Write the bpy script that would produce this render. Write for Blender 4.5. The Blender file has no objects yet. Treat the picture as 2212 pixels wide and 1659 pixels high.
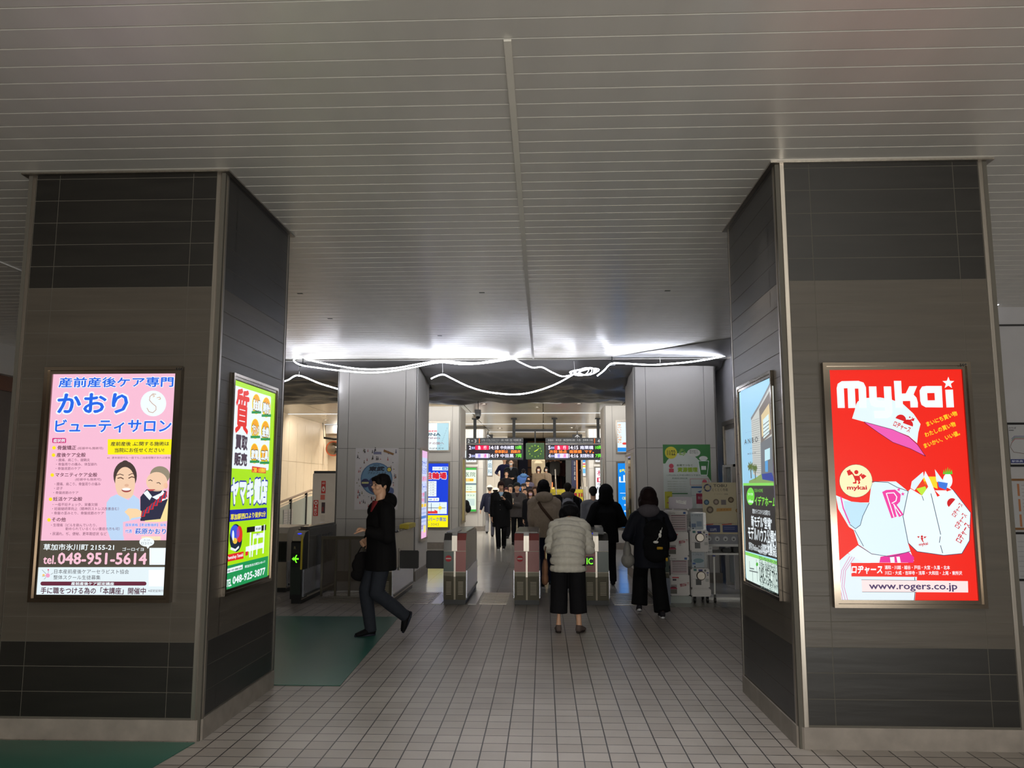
import bpy, bmesh, math, random
from math import sin, cos, pi, radians, sqrt
from mathutils import Vector, Matrix, noise
random.seed(7)
S = bpy.context.scene
COL = S.collection
# ------------------------------------------------------------------ camera, world, exposure, large lights
FPX, PITCH, YAW, ROLL, EYE = 1726.8, 0.1278, 0.0391, -0.0007, 1.55
PW, PH = 2212, 1659
cd = bpy.data.cameras.new('camera'); cam = bpy.data.objects.new('camera', cd); COL.objects.link(cam)
cd.sensor_fit = 'HORIZONTAL'; cd.sensor_width = 36; cd.lens = FPX / PW * 36; cd.clip_end = 200
cam.location = (0, 0, EYE)
cam.rotation_euler = (pi / 2 + PITCH, 0, YAW)
S.camera = cam
S.view_settings.view_transform = 'Standard'; S.view_settings.look = 'None'
S.view_settings.exposure = 0.0; S.view_settings.gamma = 1.0; S.view_settings.use_curve_mapping = False
w = bpy.data.worlds.new('world'); S.world = w; w.use_nodes = True
w.node_tree.nodes['Background'].inputs[0].default_value = (0.80, 0.78, 0.74, 1)
w.node_tree.nodes['Background'].inputs[1].default_value = 0.28

def lamp(kind, name, loc, rot, power, color=(1, 1, 1), size=1.0, size_y=None, spot=None, blend=.6):
    l = bpy.data.lights.new(name, kind); l.energy = power; l.color = color
    if kind == 'AREA':
        l.shape = 'RECTANGLE'; l.size = size; l.size_y = size_y or size
    else:
        l.shadow_soft_size = size
    if kind == 'SPOT':
        l.spot_size = spot; l.spot_blend = blend
    o = bpy.data.objects.new(name, l); COL.objects.link(o); o.location = loc; o.rotation_euler = rot
    return o
# street daylight coming in behind the photographer, an added low uplight that brightens the ceiling, and the lamps of the outer hall above him
lamp('AREA', 'daylight_street', (2.0, -6.5, 1.6), (radians(112), 0, radians(-2)), 60, (1.0, .97, .90), 12, 2.4)
lamp('AREA', 'ceiling_uplight_fill', (1.2, -3.4, .12), (radians(155), 0, 0), 1350, (1.0, .98, .92), 9, 4.0)
for x_, y_, p_ in ((.9, 3.4, 190), (-.9, 3.9, 120), (1.2, 5.4, 110), (-.3, 6.3, 70), (.2, 8.4, 30)):
    lamp('SPOT', 'hall_downlight', (x_, y_, 3.6), (0, 0, 0), p_, (.97, .97, 1.0), .12, spot=radians(88), blend=1.0)

# pixel of the photograph -> point in the place (measuring aid)
def ray(u, v):
    x = (u - PW / 2) / FPX; up = -(v - PH / 2) / FPX
    yf = cos(PITCH) - up * sin(PITCH); z = sin(PITCH) + up * cos(PITCH)
    return (cos(YAW) * x - sin(YAW) * yf, sin(YAW) * x + cos(YAW) * yf, z)
def atY(u, v, Y):
    d = ray(u, v); t = Y / d[1]; return Vector((d[0] * t, Y, d[2] * t + EYE))
def atX(u, v, X):
    d = ray(u, v); t = X / d[0]; return Vector((X, d[1] * t, d[2] * t + EYE))
def atZ(u, v, Z=0):
    d = ray(u, v); t = (Z - EYE) / d[2]; return Vector((d[0] * t, d[1] * t, Z))

# ------------------------------------------------------------------ materials
def lin(c):
    c = c / 255.0
    return c / 12.92 if c <= .04045 else ((c + .055) / 1.055) ** 2.4
def L3(c): return (lin(c[0]), lin(c[1]), lin(c[2]), 1)
_m = {}
def mat(name, c, rough=.5, metal=0.0, emit=0.0, var=0.0, scale=(4, 4, 4), bump=0.0, spec=.5, alpha=1.0, coat=0.0, trans=0.0):
    """c: sRGB 0-255 base colour; var: procedural tint variation; emit: emission strength"""
    if name in _m: return _m[name]
    m = bpy.data.materials.new(name); m.use_nodes = True; _m[name] = m
    n = m.node_tree.nodes; l = m.node_tree.links; b = n['Principled BSDF']
    col = L3(c)
    b.inputs['Base Color'].default_value = col; b.inputs['Roughness'].default_value = rough
    b.inputs['Metallic'].default_value = metal; b.inputs['Specular IOR Level'].default_value = spec
    b.inputs['Alpha'].default_value = alpha; b.inputs['Coat Weight'].default_value = coat
    b.inputs['Transmission Weight'].default_value = trans
    m.diffuse_color = col
    if emit:
        b.inputs['Base Color'].default_value = (col[0] * .15, col[1] * .15, col[2] * .15, 1)
        b.inputs['Emission Color'].default_value = col; b.inputs['Emission Strength'].default_value = emit
        b.inputs['Specular IOR Level'].default_value = .2
        return m
    tc = n.new('ShaderNodeTexCoord'); mp = n.new('ShaderNodeMapping'); mp.inputs['Scale'].default_value = scale
    nz = n.new('ShaderNodeTexNoise'); nz.inputs['Scale'].default_value = 1.0; nz.inputs['Detail'].default_value = 5
    l.new(tc.outputs['Object'], mp.inputs[0]); l.new(mp.outputs[0], nz.inputs['Vector'])
    v = var if var else .04
    rp = n.new('ShaderNodeValToRGB')
    rp.color_ramp.elements[0].position = .3; rp.color_ramp.elements[1].position = .7
    rp.color_ramp.elements[0].color = (col[0] * (1 - v), col[1] * (1 - v), col[2] * (1 - v), 1)
    rp.color_ramp.elements[1].color = (min(1, col[0] * (1 + v)), min(1, col[1] * (1 + v)), min(1, col[2] * (1 + v)), 1)
    l.new(nz.outputs['Fac'], rp.inputs[0]); l.new(rp.outputs[0], b.inputs['Base Color'])
    if bump:
        bp = n.new('ShaderNodeBump'); bp.inputs['Strength'].default_value = bump; bp.inputs['Distance'].default_value = .01
        l.new(nz.outputs['Fac'], bp.inputs['Height']); l.new(bp.outputs[0], b.inputs['Normal'])
    return m
def E(c, s=1.0):      # print or pixel of something backlit
    return mat('lit_%d_%d_%d_%d' % (c[0], c[1], c[2], int(s * 100)), c, .3, emit=s)
def Pm(c):            # plain print
    return mat('print_%d_%d_%d' % tuple(c), c, .55)

def tiled_floor():
    m = bpy.data.materials.new('square_floor_tiles'); m.use_nodes = True
    n = m.node_tree.nodes; l = m.node_tree.links; b = n['Principled BSDF']
    tc = n.new('ShaderNodeTexCoord'); mp = n.new('ShaderNodeMapping')
    mp.inputs['Location'].default_value = (.083 - .006, .0265, 0)
    br = n.new('ShaderNodeTexBrick'); br.offset = 0; br.squash = 1
    br.inputs['Scale'].default_value = 1; br.inputs['Brick Width'].default_value = .1507; br.inputs['Row Height'].default_value = .1507
    br.inputs['Mortar Size'].default_value = .0042; br.inputs['Mortar Smooth'].default_value = .15; br.inputs['Bias'].default_value = -.1
    br.inputs['Color1'].default_value = L3((152, 143, 133)); br.inputs['Color2'].default_value = L3((137, 127, 117)); br.inputs['Mortar'].default_value = L3((30, 27, 27))
    l.new(tc.outputs['Object'], mp.inputs[0]); l.new(mp.outputs[0], br.inputs['Vector'])
    nz = n.new('ShaderNodeTexNoise'); nz.inputs['Scale'].default_value = 1.3; nz.inputs['Detail'].default_value = 6
    mx = n.new('ShaderNodeMix'); mx.data_type = 'RGBA'; mx.blend_type = 'MULTIPLY'; mx.inputs[0].default_value = .55
    l.new(tc.outputs['Object'], nz.inputs['Vector']); l.new(br.outputs['Color'], mx.inputs[6]); l.new(nz.outputs['Fac'], mx.inputs[7])
    g = n.new('ShaderNodeGamma'); g.inputs[1].default_value = .85
    l.new(mx.outputs[2], g.inputs[0]); l.new(g.outputs[0], b.inputs['Base Color'])
    fn = n.new('ShaderNodeTexNoise'); fn.inputs['Scale'].default_value = 90; fn.inputs['Detail'].default_value = 3
    l.new(tc.outputs['Object'], fn.inputs['Vector'])
    ad = n.new('ShaderNodeMath'); ad.operation = 'MULTIPLY_ADD'; ad.inputs[1].default_value = .12
    inv = n.new('ShaderNodeMath'); inv.operation = 'SUBTRACT'; inv.inputs[0].default_value = 1
    l.new(br.outputs['Fac'], inv.inputs[1]); l.new(fn.outputs['Fac'], ad.inputs[0]); l.new(inv.outputs[0], ad.inputs[2])
    bp = n.new('ShaderNodeBump'); bp.inputs['Strength'].default_value = .5; bp.inputs['Distance'].default_value = .004
    l.new(ad.outputs[0], bp.inputs['Height']); l.new(bp.outputs[0], b.inputs['Normal'])
    b.inputs['Roughness'].default_value = .36
    return m
def big_tile(name, c, wx, wy, rough, joint=(120, 118, 112), off=0.0, loc=(0, 0, 0)):
    m = bpy.data.materials.new(name); m.use_nodes = True
    n = m.node_tree.nodes; l = m.node_tree.links; b = n['Principled BSDF']
    tc = n.new('ShaderNodeTexCoord'); mp = n.new('ShaderNodeMapping'); mp.inputs['Location'].default_value = loc
    br = n.new('ShaderNodeTexBrick'); br.offset = off
    br.inputs['Scale'].default_value = 1; br.inputs['Brick Width'].default_value = wx; br.inputs['Row Height'].default_value = wy
    br.inputs['Mortar Size'].default_value = .004
    br.inputs['Color1'].default_value = L3(c); br.inputs['Color2'].default_value = L3([k * .96 for k in c]); br.inputs['Mortar'].default_value = L3(joint)
    l.new(tc.outputs['Object'], mp.inputs[0]); l.new(mp.outputs[0], br.inputs['Vector']); l.new(br.outputs['Color'], b.inputs['Base Color'])
    b.inputs['Roughness'].default_value = rough
    return m
STEEL = mat('brushed_steel', (160, 153, 144), .30, 1.0, var=.12, scale=(60, 60, 2))
MIRROR = mat('polished_steel', (128, 118, 106), .14, 1.0)
GREYP = mat('grey_enamel_panel', (186, 182, 176), .42, 0, var=.04, scale=(1, 1, 1))
GREYJ = mat('panel_joint', (70, 68, 66), .7)
DARKT = mat('black_stone_tile', (27, 25, 22), .34, 0, spec=.4, var=.22, scale=(2, 2, 14), bump=.15)
MIDT = mat('brown_grey_stone_tile', (67, 61, 53), .40, 0, spec=.4, var=.14, scale=(1.5, 1.5, 22), bump=.2)
GROUT = mat('grout', (76, 72, 64), .8)
BASEM = mat('stone_plinth', (122, 114, 106), .5, 0, var=.15, scale=(9, 9, 9), bump=.1)
CEIL = mat('painted_metal_slats', (226, 223, 216), .50, .7, var=.05, scale=(3, .6, 1), bump=.03, coat=.5)
CEIL.node_tree.nodes['Principled BSDF'].inputs['Coat Roughness'].default_value = .2
BLACK = mat('black_plastic', (14, 14, 15), .45)
DKGREY = mat('dark_grey_metal', (62, 62, 62), .45, .3)
WHITE = mat('white_paint', (225, 224, 220), .45)

# ------------------------------------------------------------------ mesh builder
class MB:
    def __init__(s): s.v = []; s.f = []; s.fm = []; s.mats = []
    def mi(s, m):
        if m not in s.mats: s.mats.append(m)
        return s.mats.index(m)
    def add(s, vs, fs, m):
        o = len(s.v); s.v.extend([tuple(p) for p in vs]); k = s.mi(m)
        for f in fs: s.f.append([i + o for i in f]); s.fm.append(k)
    def box(s, a, b, m):
        x0, y0, z0 = a; x1, y1, z1 = b
        if x0 > x1: x0, x1 = x1, x0
        if y0 > y1: y0, y1 = y1, y0
        if z0 > z1: z0, z1 = z1, z0
        vs = [(x0, y0, z0), (x1, y0, z0), (x1, y1, z0), (x0, y1, z0), (x0, y0, z1), (x1, y0, z1), (x1, y1, z1), (x0, y1, z1)]
        s.add(vs, [(3, 2, 1, 0), (4, 5, 6, 7), (0, 1, 5, 4), (1, 2, 6, 5), (2, 3, 7, 6), (3, 0, 4, 7)], m)
    def rbox(s, a, b, m, r=.02):      # box with chamfered edges along every side
        bm = bmesh.new(); bmesh.ops.create_cube(bm, size=1)
        c = [(a[i] + b[i]) / 2 for i in range(3)]; d = [abs(b[i] - a[i]) for i in range(3)]
        for v in bm.verts: v.co = Vector([c[i] + v.co[i] * d[i] for i in range(3)])
        bmesh.ops.bevel(bm, geom=bm.edges[:], offset=min(r, min(d) * .45), segments=2, affect='EDGES')
        bm.verts.index_update()
        s.add([v.co[:] for v in bm.verts], [[v.index for v in f.verts] for f in bm.faces], m); bm.free()
    def prism(s, pts, ax, t0, t1, m):  # 2-D outline extruded along axis ax (0,1,2)
        def P(p, t):
            q = [p[0], p[1]]; q.insert(ax, t); return tuple(q)
        k = len(pts)
        vs = [P(p, t0) for p in pts] + [P(p, t1) for p in pts]
        fs = [list(range(k))[::-1], list(range(k, 2 * k))] + [(i, (i + 1) % k, k + (i + 1) % k, k + i) for i in range(k)]
        s.add(vs, fs, m)
    def tube(s, pts, r, m, n=10, cap=True, hint=Vector((0, 0, 1)), flat=None):
        """r: radius, list of radii, or list of (ra, rb) pairs"""
        pts = [Vector(p) for p in pts]; k = len(pts); vs = []
        for i, p in enumerate(pts):
            d = (pts[min(i + 1, k - 1)] - pts[max(i - 1, 0)])
            if d.length < 1e-9: d = Vector((0, 0, 1))
            d.normalize(); a = hint.cross(d)
            if a.length < 1e-3: a = Vector((1, 0, 0)).cross(d)
            a.normalize(); b = d.cross(a)
            rr = r[i] if isinstance(r, (list, tuple)) else r
            ra, rb = rr if isinstance(rr, (list, tuple)) else (rr, rr)
            for j in range(n):
                t = 2 * pi * j / n; vs.append(p + a * cos(t) * ra + b * sin(t) * rb)
        fs = [(i * n + j, i * n + (j + 1) % n, (i + 1) * n + (j + 1) % n, (i + 1) * n + j) for i in range(k - 1) for j in range(n)]
        if cap: fs += [list(range(n))[::-1], list(range((k - 1) * n, k * n))]
        s.add(vs, fs, m)
    def lathe(s, c, prof, m, n=20, axis=2, ang=2 * pi):
        c = Vector(c); vs = []; k = len(prof)
        for (r, h) in prof:
            for j in range(n):
                t = 2 * pi * j / n; q = [r * cos(t), r * sin(t)]; q.insert(axis, h); vs.append(c + Vector(q))
        fs = [(i * n + j, i * n + (j + 1) % n, (i + 1) * n + (j + 1) % n, (i + 1) * n + j) for i in range(k - 1) for j in range(n)]
        fs += [list(range(n))[::-1], list(range((k - 1) * n, k * n))]
        s.add(vs, fs, m)
    def ell(s, c, r, m, rot=None, n=14, k=9):
        c = Vector(c); vs = []; R = rot or Matrix.Identity(3)
        for i in range(1, k):
            ph = pi * i / k
            for j in range(n):
                t = 2 * pi * j / n
                vs.append(c + R @ Vector((r[0] * sin(ph) * cos(t), r[1] * sin(ph) * sin(t), r[2] * cos(ph))))
        vs.append(c + R @ Vector((0, 0, r[2]))); vs.append(c + R @ Vector((0, 0, -r[2])))
        T = (k - 1) * n; fs = [(i * n + j, i * n + (j + 1) % n, (i + 1) * n + (j + 1) % n, (i + 1) * n + j) for i in range(k - 2) for j in range(n)]
        fs = [f[::-1] for f in fs]
        fs += [(T, j, (j + 1) % n) for j in range(n)] + [(T + 1, (k - 2) * n + (j + 1) % n, (k - 2) * n + j) for j in range(n)]
        s.add(vs, fs, m)
    def mesh(s, name):
        me = bpy.data.meshes.new(name); me.from_pydata(s.v, [], s.f)
        for m in s.mats: me.materials.append(m)
        me.polygons.foreach_set('material_index', s.fm)
        me.update(); return me
    def build(s, name, parent=None, smooth=False, fix=True):
        me = s.mesh(name)
        if fix:
            bm = bmesh.new(); bm.from_mesh(me); bmesh.ops.recalc_face_normals(bm, faces=bm.faces[:]); bm.to_mesh(me); bm.free()
        if smooth:
            me.polygons.foreach_set('use_smooth', [True] * len(me.polygons))
        o = bpy.data.objects.new(name, me); COL.objects.link(o)
        if parent is not None:
            o.parent = parent; o.matrix_parent_inverse = parent.matrix_basis.inverted()
        return o
def one(fn, *a):
    m = MB(); getattr(m, fn)(*a); return m
def tag(o, label=None, cat=None, group=None, kind=None):
    if label: o['label'] = label
    if cat: o['category'] = cat
    if group: o['group'] = group
    if kind: o['kind'] = kind
    return o
def thing(name, label, cat, loc=(0, 0, 0), rz=0, group=None):
    o = bpy.data.objects.new(name, None); COL.objects.link(o); o.location = loc; o.rotation_euler = (0, 0, rz)
    o.empty_display_size = .1
    return tag(o, label, cat, group)
def part(mb, name, parent, smooth=False, label=None, local=False):
    o = mb.build(name, None, smooth); o.parent = parent
    if not local: o.matrix_parent_inverse = parent.matrix_basis.inverted()
    if label: o['label'] = label
    return o
def copy_tree(o, parent=None):
    c = o.copy(); COL.objects.link(c)
    if parent is not None: c.parent = parent
    for ch in list(o.children): copy_tree(ch, c)
    return c

# ------------------------------------------------------------------ lettering
_t = {}
def text2d(sx, bold=0.0):
    k = (sx, bold)
    if k in _t: return _t[k]
    cu = bpy.data.curves.new('t', 'FONT'); cu.body = sx; cu.size = 1; cu.offset = bold; cu.resolution_u = 2
    ob = bpy.data.objects.new('t', cu); COL.objects.link(ob)
    dg = bpy.context.evaluated_depsgraph_get(); me = bpy.data.meshes.new_from_object(ob.evaluated_get(dg))
    vs = [(v.co.x, v.co.y) for v in me.vertices]; fs = [tuple(p.vertices) for p in me.polygons]
    bpy.data.objects.remove(ob); bpy.data.curves.remove(cu); bpy.data.meshes.remove(me)
    if not vs: vs = [(0, 0), (1, 1)]
    x0 = min(v[0] for v in vs); x1 = max(v[0] for v in vs); y0 = min(v[1] for v in vs); y1 = max(v[1] for v in vs)
    _t[k] = ([((x - x0) / max(1e-6, x1 - x0), (y - y0) / max(1e-6, y1 - y0)) for x, y in vs], fs, (x1 - x0, y1 - y0))
    return _t[k]
class Art:
    """flat artwork on a plane: o = lower left corner, U right, V up, N towards the viewer; px() turns drawing coordinates into the plane"""
    def __init__(s, o, U, V, N, px=None, lit=1.0):
        s.o = Vector(o); s.U = Vector(U); s.V = Vector(V); s.N = Vector(N); s.px = px; s.mb = MB(); s.lit = lit; s.z = (0, 0, 1.0)
    def M(s, c):
        if not isinstance(c, (tuple, list)): return c
        return E(c, s.lit) if s.lit else Pm(c)
    def uv(s, x, y):
        if s.px is None: return x, y
        p = s.px(s.z[0] + x / s.z[2], s.z[1] + y / s.z[2]) - s.o
        return p.dot(s.U), p.dot(s.V)
    def P(s, u, v, l): return s.o + s.U * u + s.V * v + s.N * (.0006 * (l + 1))
    def poly(s, pts, c, l=1):
        k = len(pts); q = [s.uv(*p) for p in pts]
        # ear clipping through blender's tessellator keeps concave outlines right
        from mathutils.geometry import tessellate_polygon
        tr = tessellate_polygon([[Vector((a, b, 0)) for a, b in q]])
        s.mb.add([s.P(a, b, l) for a, b in q], [tuple(t) for t in tr], s.M(c))
    def rect(s, x0, y0, x1, y1, c, l=1): s.poly([(x0, y0), (x1, y0), (x1, y1), (x0, y1)], c, l)
    def rrect(s, x0, y0, x1, y1, r, c, l=1):
        P = []
        for cx, cy, a in ((x1 - r, y1 - r, 0), (x0 + r, y1 - r, 90), (x0 + r, y0 + r, 180), (x1 - r, y0 + r, 270)):
            for k in range(5):
                t = radians(a + 22.5 * k); P.append((cx + r * cos(t), cy + r * sin(t)))
        s.poly(P, c, l)
    def disc(s, x, y, rx, c, l=1, ry=None, n=28, a0=0, a1=360):
        ry = ry or rx
        P = [(x + rx * cos(radians(a0 + (a1 - a0) * k / n)), y + ry * sin(radians(a0 + (a1 - a0) * k / n))) for k in range(n + (0 if a1 - a0 == 360 else 1))]
        s.poly(P, c, l)
    def line(s, pts, w, c, l=2, closed=False):
        pts = list(pts) + ([pts[0]] if closed else [])
        q = [Vector(s.uv(*p)) for p in pts]
        wu = (Vector(s.uv(pts[0][0] + w, pts[0][1])) - q[0]).length / 2
        for a, b in zip(q[:-1], q[1:]):
            d = b - a
            if d.length < 1e-7: continue
            e = d.normalized() * wu * .3; n = Vector((-d.y, d.x)).normalized() * wu
            P = [a - n - e, b - n + e, b + n + e, a + n - e]
            s.mb.add([s.P(p.x, p.y, l) for p in P], [(0, 1, 2, 3)], s.M(c))
    def text(s, t, x0, y0, x1, y1, c, l=3, bold=.012, rot=0, edge=None, ew=.05, shear=0):
        """lettering fitted to the box with lower left (x0,y0) and upper right (x1,y1) in drawing coordinates"""
        a = Vector(s.uv(x0, y0)); b = Vector(s.uv(x1, y1)); w_ = b.x - a.x; h_ = b.y - a.y
        def put(bd, col, ll):
            vs, fs, (tw, th) = text2d(t, 0)
            bx = min(bd, .09) / max(tw, .01) * w_; by = min(bd, .09) / max(th, .01) * h_
            if bd <= .012: sh = [(0, 0)]
            elif bd < .05: sh = [(bx * .8, 0), (-bx * .8, 0), (0, by * .7), (0, -by * .7)]
            else: sh = [(bx * cos(q * pi / 4), by * sin(q * pi / 4)) for q in range(8)]
            W_ = w_ - 2 * bx * .6; H_ = h_ - 2 * by * .6
            if col is edge: W_, H_ = w_, h_
            cx, cy = a.x + w_ / 2, a.y + h_ / 2
            for i_, (dx, dy) in enumerate(sh):
                out = []
                for (x, y) in vs:
                    X = (x - .5) * W_ + (y - .5) * H_ * shear + dx; Y = (y - .5) * H_ + dy
                    if rot: X, Y = X * cos(rot) - Y * sin(rot), X * sin(rot) + Y * cos(rot)
                    out.append(s.P(cx + X, cy + Y, ll + i_ * .02))
                s.mb.add(out, fs, s.M(col))
        if edge: put(max(.055, bold + ew), edge, l - .5)
        put(bold, c, l)
    def vtext(s, t, x0, y0, x1, y1, c, l=3, bold=.012):   # upright characters stacked downwards (y0 bottom, y1 top)
        k = len(t); st = (y1 - y0) / k
        for i, ch in enumerate(t):
            s.text(ch, x0, y1 - st * (i + .88), x1, y1 - st * (i + .12), c, l, bold)
    def build(s, name, parent): return part_nofix(s.mb, name, parent)
def part_nofix(mb, name, parent):
    me = mb.mesh(name); o = bpy.data.objects.new(name, me); COL.objects.link(o); o.parent = parent
    o.matrix_parent_inverse = parent.matrix_basis.inverted(); return o

# ================================================================== THE SETTING
ZC, ZI = 3.65, 3.70
def struct(mb, name, smooth=False):
    o = mb.build(name, None, smooth); o['kind'] = 'structure'; return o
FT = tiled_floor(); FI = big_tile('polished_light_tiles', (168, 166, 160), .6, .6, .16, (120, 118, 114), loc=(.1, -.05, 0))
m = MB(); m.box((-14, -8, -.1), (1.6, 12.1, 0), FT); m.box((1.6, -8, -.1), (14, 10.73, 0), FT); struct(m, 'floor')
m = MB(); m.box((-14, 12.1, -.1), (1.6, 27.9, 0), FI); m.box((1.6, 10.73, -.1), (14, 27.9, 0), FI); m.box((-14, 27.9, -.1), (14, 52, 0), FI); struct(m, 'floor')
# slatted metal ceiling of the outer hall
m = MB(); pit = .1634; y = 3.538 - pit * 64
prof = []
while y < 13.0:
    prof += [(y, ZC), (y + pit - .011, ZC), (y + pit - .011, ZC + .016), (y + pit, ZC + .016)]
    y += pit
vs = []; fs = []
for (yy, zz) in prof:
    vs += [(-8.1, yy, zz), (13, yy, zz)]
fs = [(2 * i, 2 * i + 1, 2 * i + 3, 2 * i + 2) for i in range(len(prof) - 1)]
m.add(vs, fs, CEIL)
yend = prof[-1][0]
m.box((-8.1, -7, ZC + .03), (13, yend, ZC + .12), GREYP)
m.box((-.178, 3.538, ZC - .012), (-.142, yend, ZC + .001), mat('pale_ceiling_strip', (190, 186, 176), .5))
m.box((-8.1, yend, ZC - .025), (13, yend + .02, ZC + .12), CEIL)
m.box((-5.12, 3.0, ZC - .01), (-5.09, yend, ZC + .001), CEIL)
struct(m, 'ceiling')
# inner concourse ceiling: wide enamelled panels with dark recesses and pale light lines between them
INC = mat('warm_ceiling_panel', (196, 188, 174), .25, 0, var=.03)
m = MB(); ed = [19.2, 23.4, 27.4, 31.5, 35.6]
LINE = mat('cove_light_line', (235, 238, 240), .4, emit=1.0)
for a, b in zip(ed[:-1], ed[1:]):
    for k in range(-4, 4):
        m.box((k * 2.1 + .01, a + .09, ZI), (k * 2.1 + 2.09, b, ZI + .05), INC)
    m.box((-8, a, ZI + .02), (8, a + .06, ZI + .10), BLACK)
    m.box((-8, a + .06, ZI - .012), (8, a + .088, ZI + .02), LINE)
m.box((-8, 12.9, ZI + .3), (8, 36, ZI + .4), GREYP); m.box((-8, 36, 4.5), (8, 51, 4.6), GREYP)
struct(m, 'ceiling')
WARMW = big_tile('beige_wall_panels', (205, 190, 165), .9, 1.2, .35, (150, 138, 120))
# left side of the outer hall: grey fascia over a brown band and a dark wall
BRN = mat('brown_wood_band', (96, 48, 16), .4, 0, var=.2, scale=(1, 2, 9)); DW = mat('dark_brown_wall', (88, 76, 66), .5, 0, var=.08)
m = MB(); m.box((-8.3, -8, 0), (-8.1, 14, 2.98), DW); m.box((-8.3, -8, 2.98), (-8.07, 14, 3.2), BRN); m.box((-8.3, -8, 3.2), (-7.95, 14, ZC + .1), GREYP); struct(m, 'wall_left')
# inner concourse, left: panelled side wall and end wall
m = MB(); m.box((-7.8, 14, 0), (-7.6, 28, ZI + .05), WHITE); struct(m, 'wall_left_inner')
for pw in ("wall_left_inner",):
    bpy.data.objects[pw].data.materials[0] = mat('cream_wall', (208, 190, 162), .4, 0, var=.03)
m = MB(); WP = mat('cream_wall', (208, 190, 162), .4)
for i in range(18):
    for j, (z0, z1) in enumerate(((.0, 1.1), (1.11, 2.3), (2.31, 3.5))):
        m.box((-7.6, 14 + i * .8 + .006, z0), (-7.585, 14 + i * .8 + .794, z1), WP)
struct(m, 'trim_1')
m = MB(); m.box((-7.8, 28, 0), (-3.0, 28.2, ZI + .05), WP); struct(m, 'wall_back_left')
m = MB(); m.box((-8.1, 13.98, 0), (-7.6, 14.1, 4.1), DW); struct(m, 'trim_2')
# right: wall with route maps, turning back beside the gates
RW = mat('pale_grey_wall', (182, 180, 182), .45, 0, var=.03)
m = MB(); m.box((3.05, 9.45, 0), (13, 9.65, ZC + .1), RW); m.box((3.05, 9.65, 0), (3.25, 28, 4.0), RW); m.box((3.06, 9.43, 3.42), (13, 9.45, 3.44), DKGREY); struct(m, 'wall_right')
m = MB(); m.box((13, -8, 0), (13.2, 10, 3.7), RW); struct(m, 'wall_right_outer')
# far end
m = MB(); FW = big_tile('far_wall_panels', (206, 198, 184), .7, 1.2, .4, (150, 142, 130))
m.box((-8, 34.6, 0), (-1.55, 34.8, 4.0), FW); m.box((1.62, 34.6, 0), (8, 34.8, 4.0), FW); m.box((6.0, 20, 0), (6.2, 50, 4.6), FW); m.box((-8, 28.2, 0), (-7.8, 50, 4.6), FW)
struct(m, 'wall_far')
m = MB(); SH = mat('shop_wood_back', (150, 98, 66), .5, 0, var=.2, scale=(2, 2, 2))
m.box((-8, 50, 0), (8, 50.2, 4.6), mat('deep_dark_back', (52, 44, 44), .6)); struct(m, 'wall_back')

# ------------------------------------------------------------------ tiled pillars in front
def tiled_pillar(x0, y0, label):
    W_ = 1.362; x1 = x0 + W_; y1 = y0 + 1.375
    t = thing('tiled_pillar', label, 'pillar', ((x0 + x1) / 2, (y0 + y1) / 2, 0))
    m = MB(); m.box((x0 + .0042, y0 + .0042, 0), (x1 - .0042, y1 - .0042, ZC + .01), GROUT); part(m, 'core', t)
    zs = [.135, .286, .438, .588] + [.588 + .1513 * k for k in range(1, 16)] + [3.006, 3.155, 3.306, 3.460, 3.612, ZC + .01]
    for nm, sel in (('dark_tiles', lambda z: z < .58 or z > 2.84), ('stone_tiles', lambda z: .58 <= z <= 2.84)):
        m = MB(); mt = DARKT if nm == 'dark_tiles' else MIDT
        for a, b in zip(zs[:-1], zs[1:]):
            if not sel(a): continue
            for (u0, u1) in ((.062, .222), (.222, 1.14), (1.14, W_ - .062)):
                g = .0022
                m.box((x0 + u0 + g, y0 + .003, a + g), (x0 + u1 - g, y0 + .02, b - g), mt)
                m.box((x0 + u0 + g, y1 - .02, a + g), (x0 + u1 - g, y1 - .003, b - g), mt)
                m.box((x0 + .003, y0 + u0 + g, a + g), (x0 + .02, y0 + u1 - g + .01, b - g), mt)
                m.box((x1 - .02, y0 + u0 + g, a + g), (x1 - .003, y0 + u1 - g + .01, b - g), mt)
        part(m, nm, t)
    c = .035
    for (cx, sx) in ((x0, 1), (x1, -1)):
        for (cy, sy) in ((y0, 1), (y1, -1)):
            m = MB(); P = [(cx, cy + sy * c), (cx + sx * c, cy), (cx + sx * .06, cy), (cx + sx * .06, cy + sy * .06), (cx, cy + sy * .06)]
            m.prism(P, 2, .125, ZC, STEEL); part(m, 'corner_trim', t)
    m = MB(); b = .006
    P = [(x0 - b + c, y0 - b), (x1 + b - c, y0 - b), (x1 + b, y0 - b + c), (x1 + b, y1 + b - c), (x1 + b - c, y1 + b), (x0 - b + c, y1 + b), (x0 - b, y1 + b - c), (x0 - b, y0 - b + c)]
    m.prism(P, 2, 0, .125, BASEM); part(m, 'plinth', t)
    m = MB(); q = .03
    m.box((x0 - q, y0 - q, ZC - .012), (x1 + q, y0 + .002, ZC - .001), STEEL); m.box((x0 - q, y1 - .002, ZC - .012), (x1 + q, y1 + q, ZC - .001), STEEL)
    m.box((x0 - q, y0, ZC - .012), (x0 + .002, y1, ZC - .001), STEEL); m.box((x1 - .002, y0, ZC - .012), (x1 + q, y1, ZC - .001), STEEL)
    part(m, 'ceiling_collar', t)
    return t
tiled_pillar(-3.478, 5.06, 'dark stone-tiled pillar on the left carrying the pink poster')
tiled_pillar(1.516, 5.06, 'dark stone-tiled pillar on the right carrying the red poster')

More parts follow.
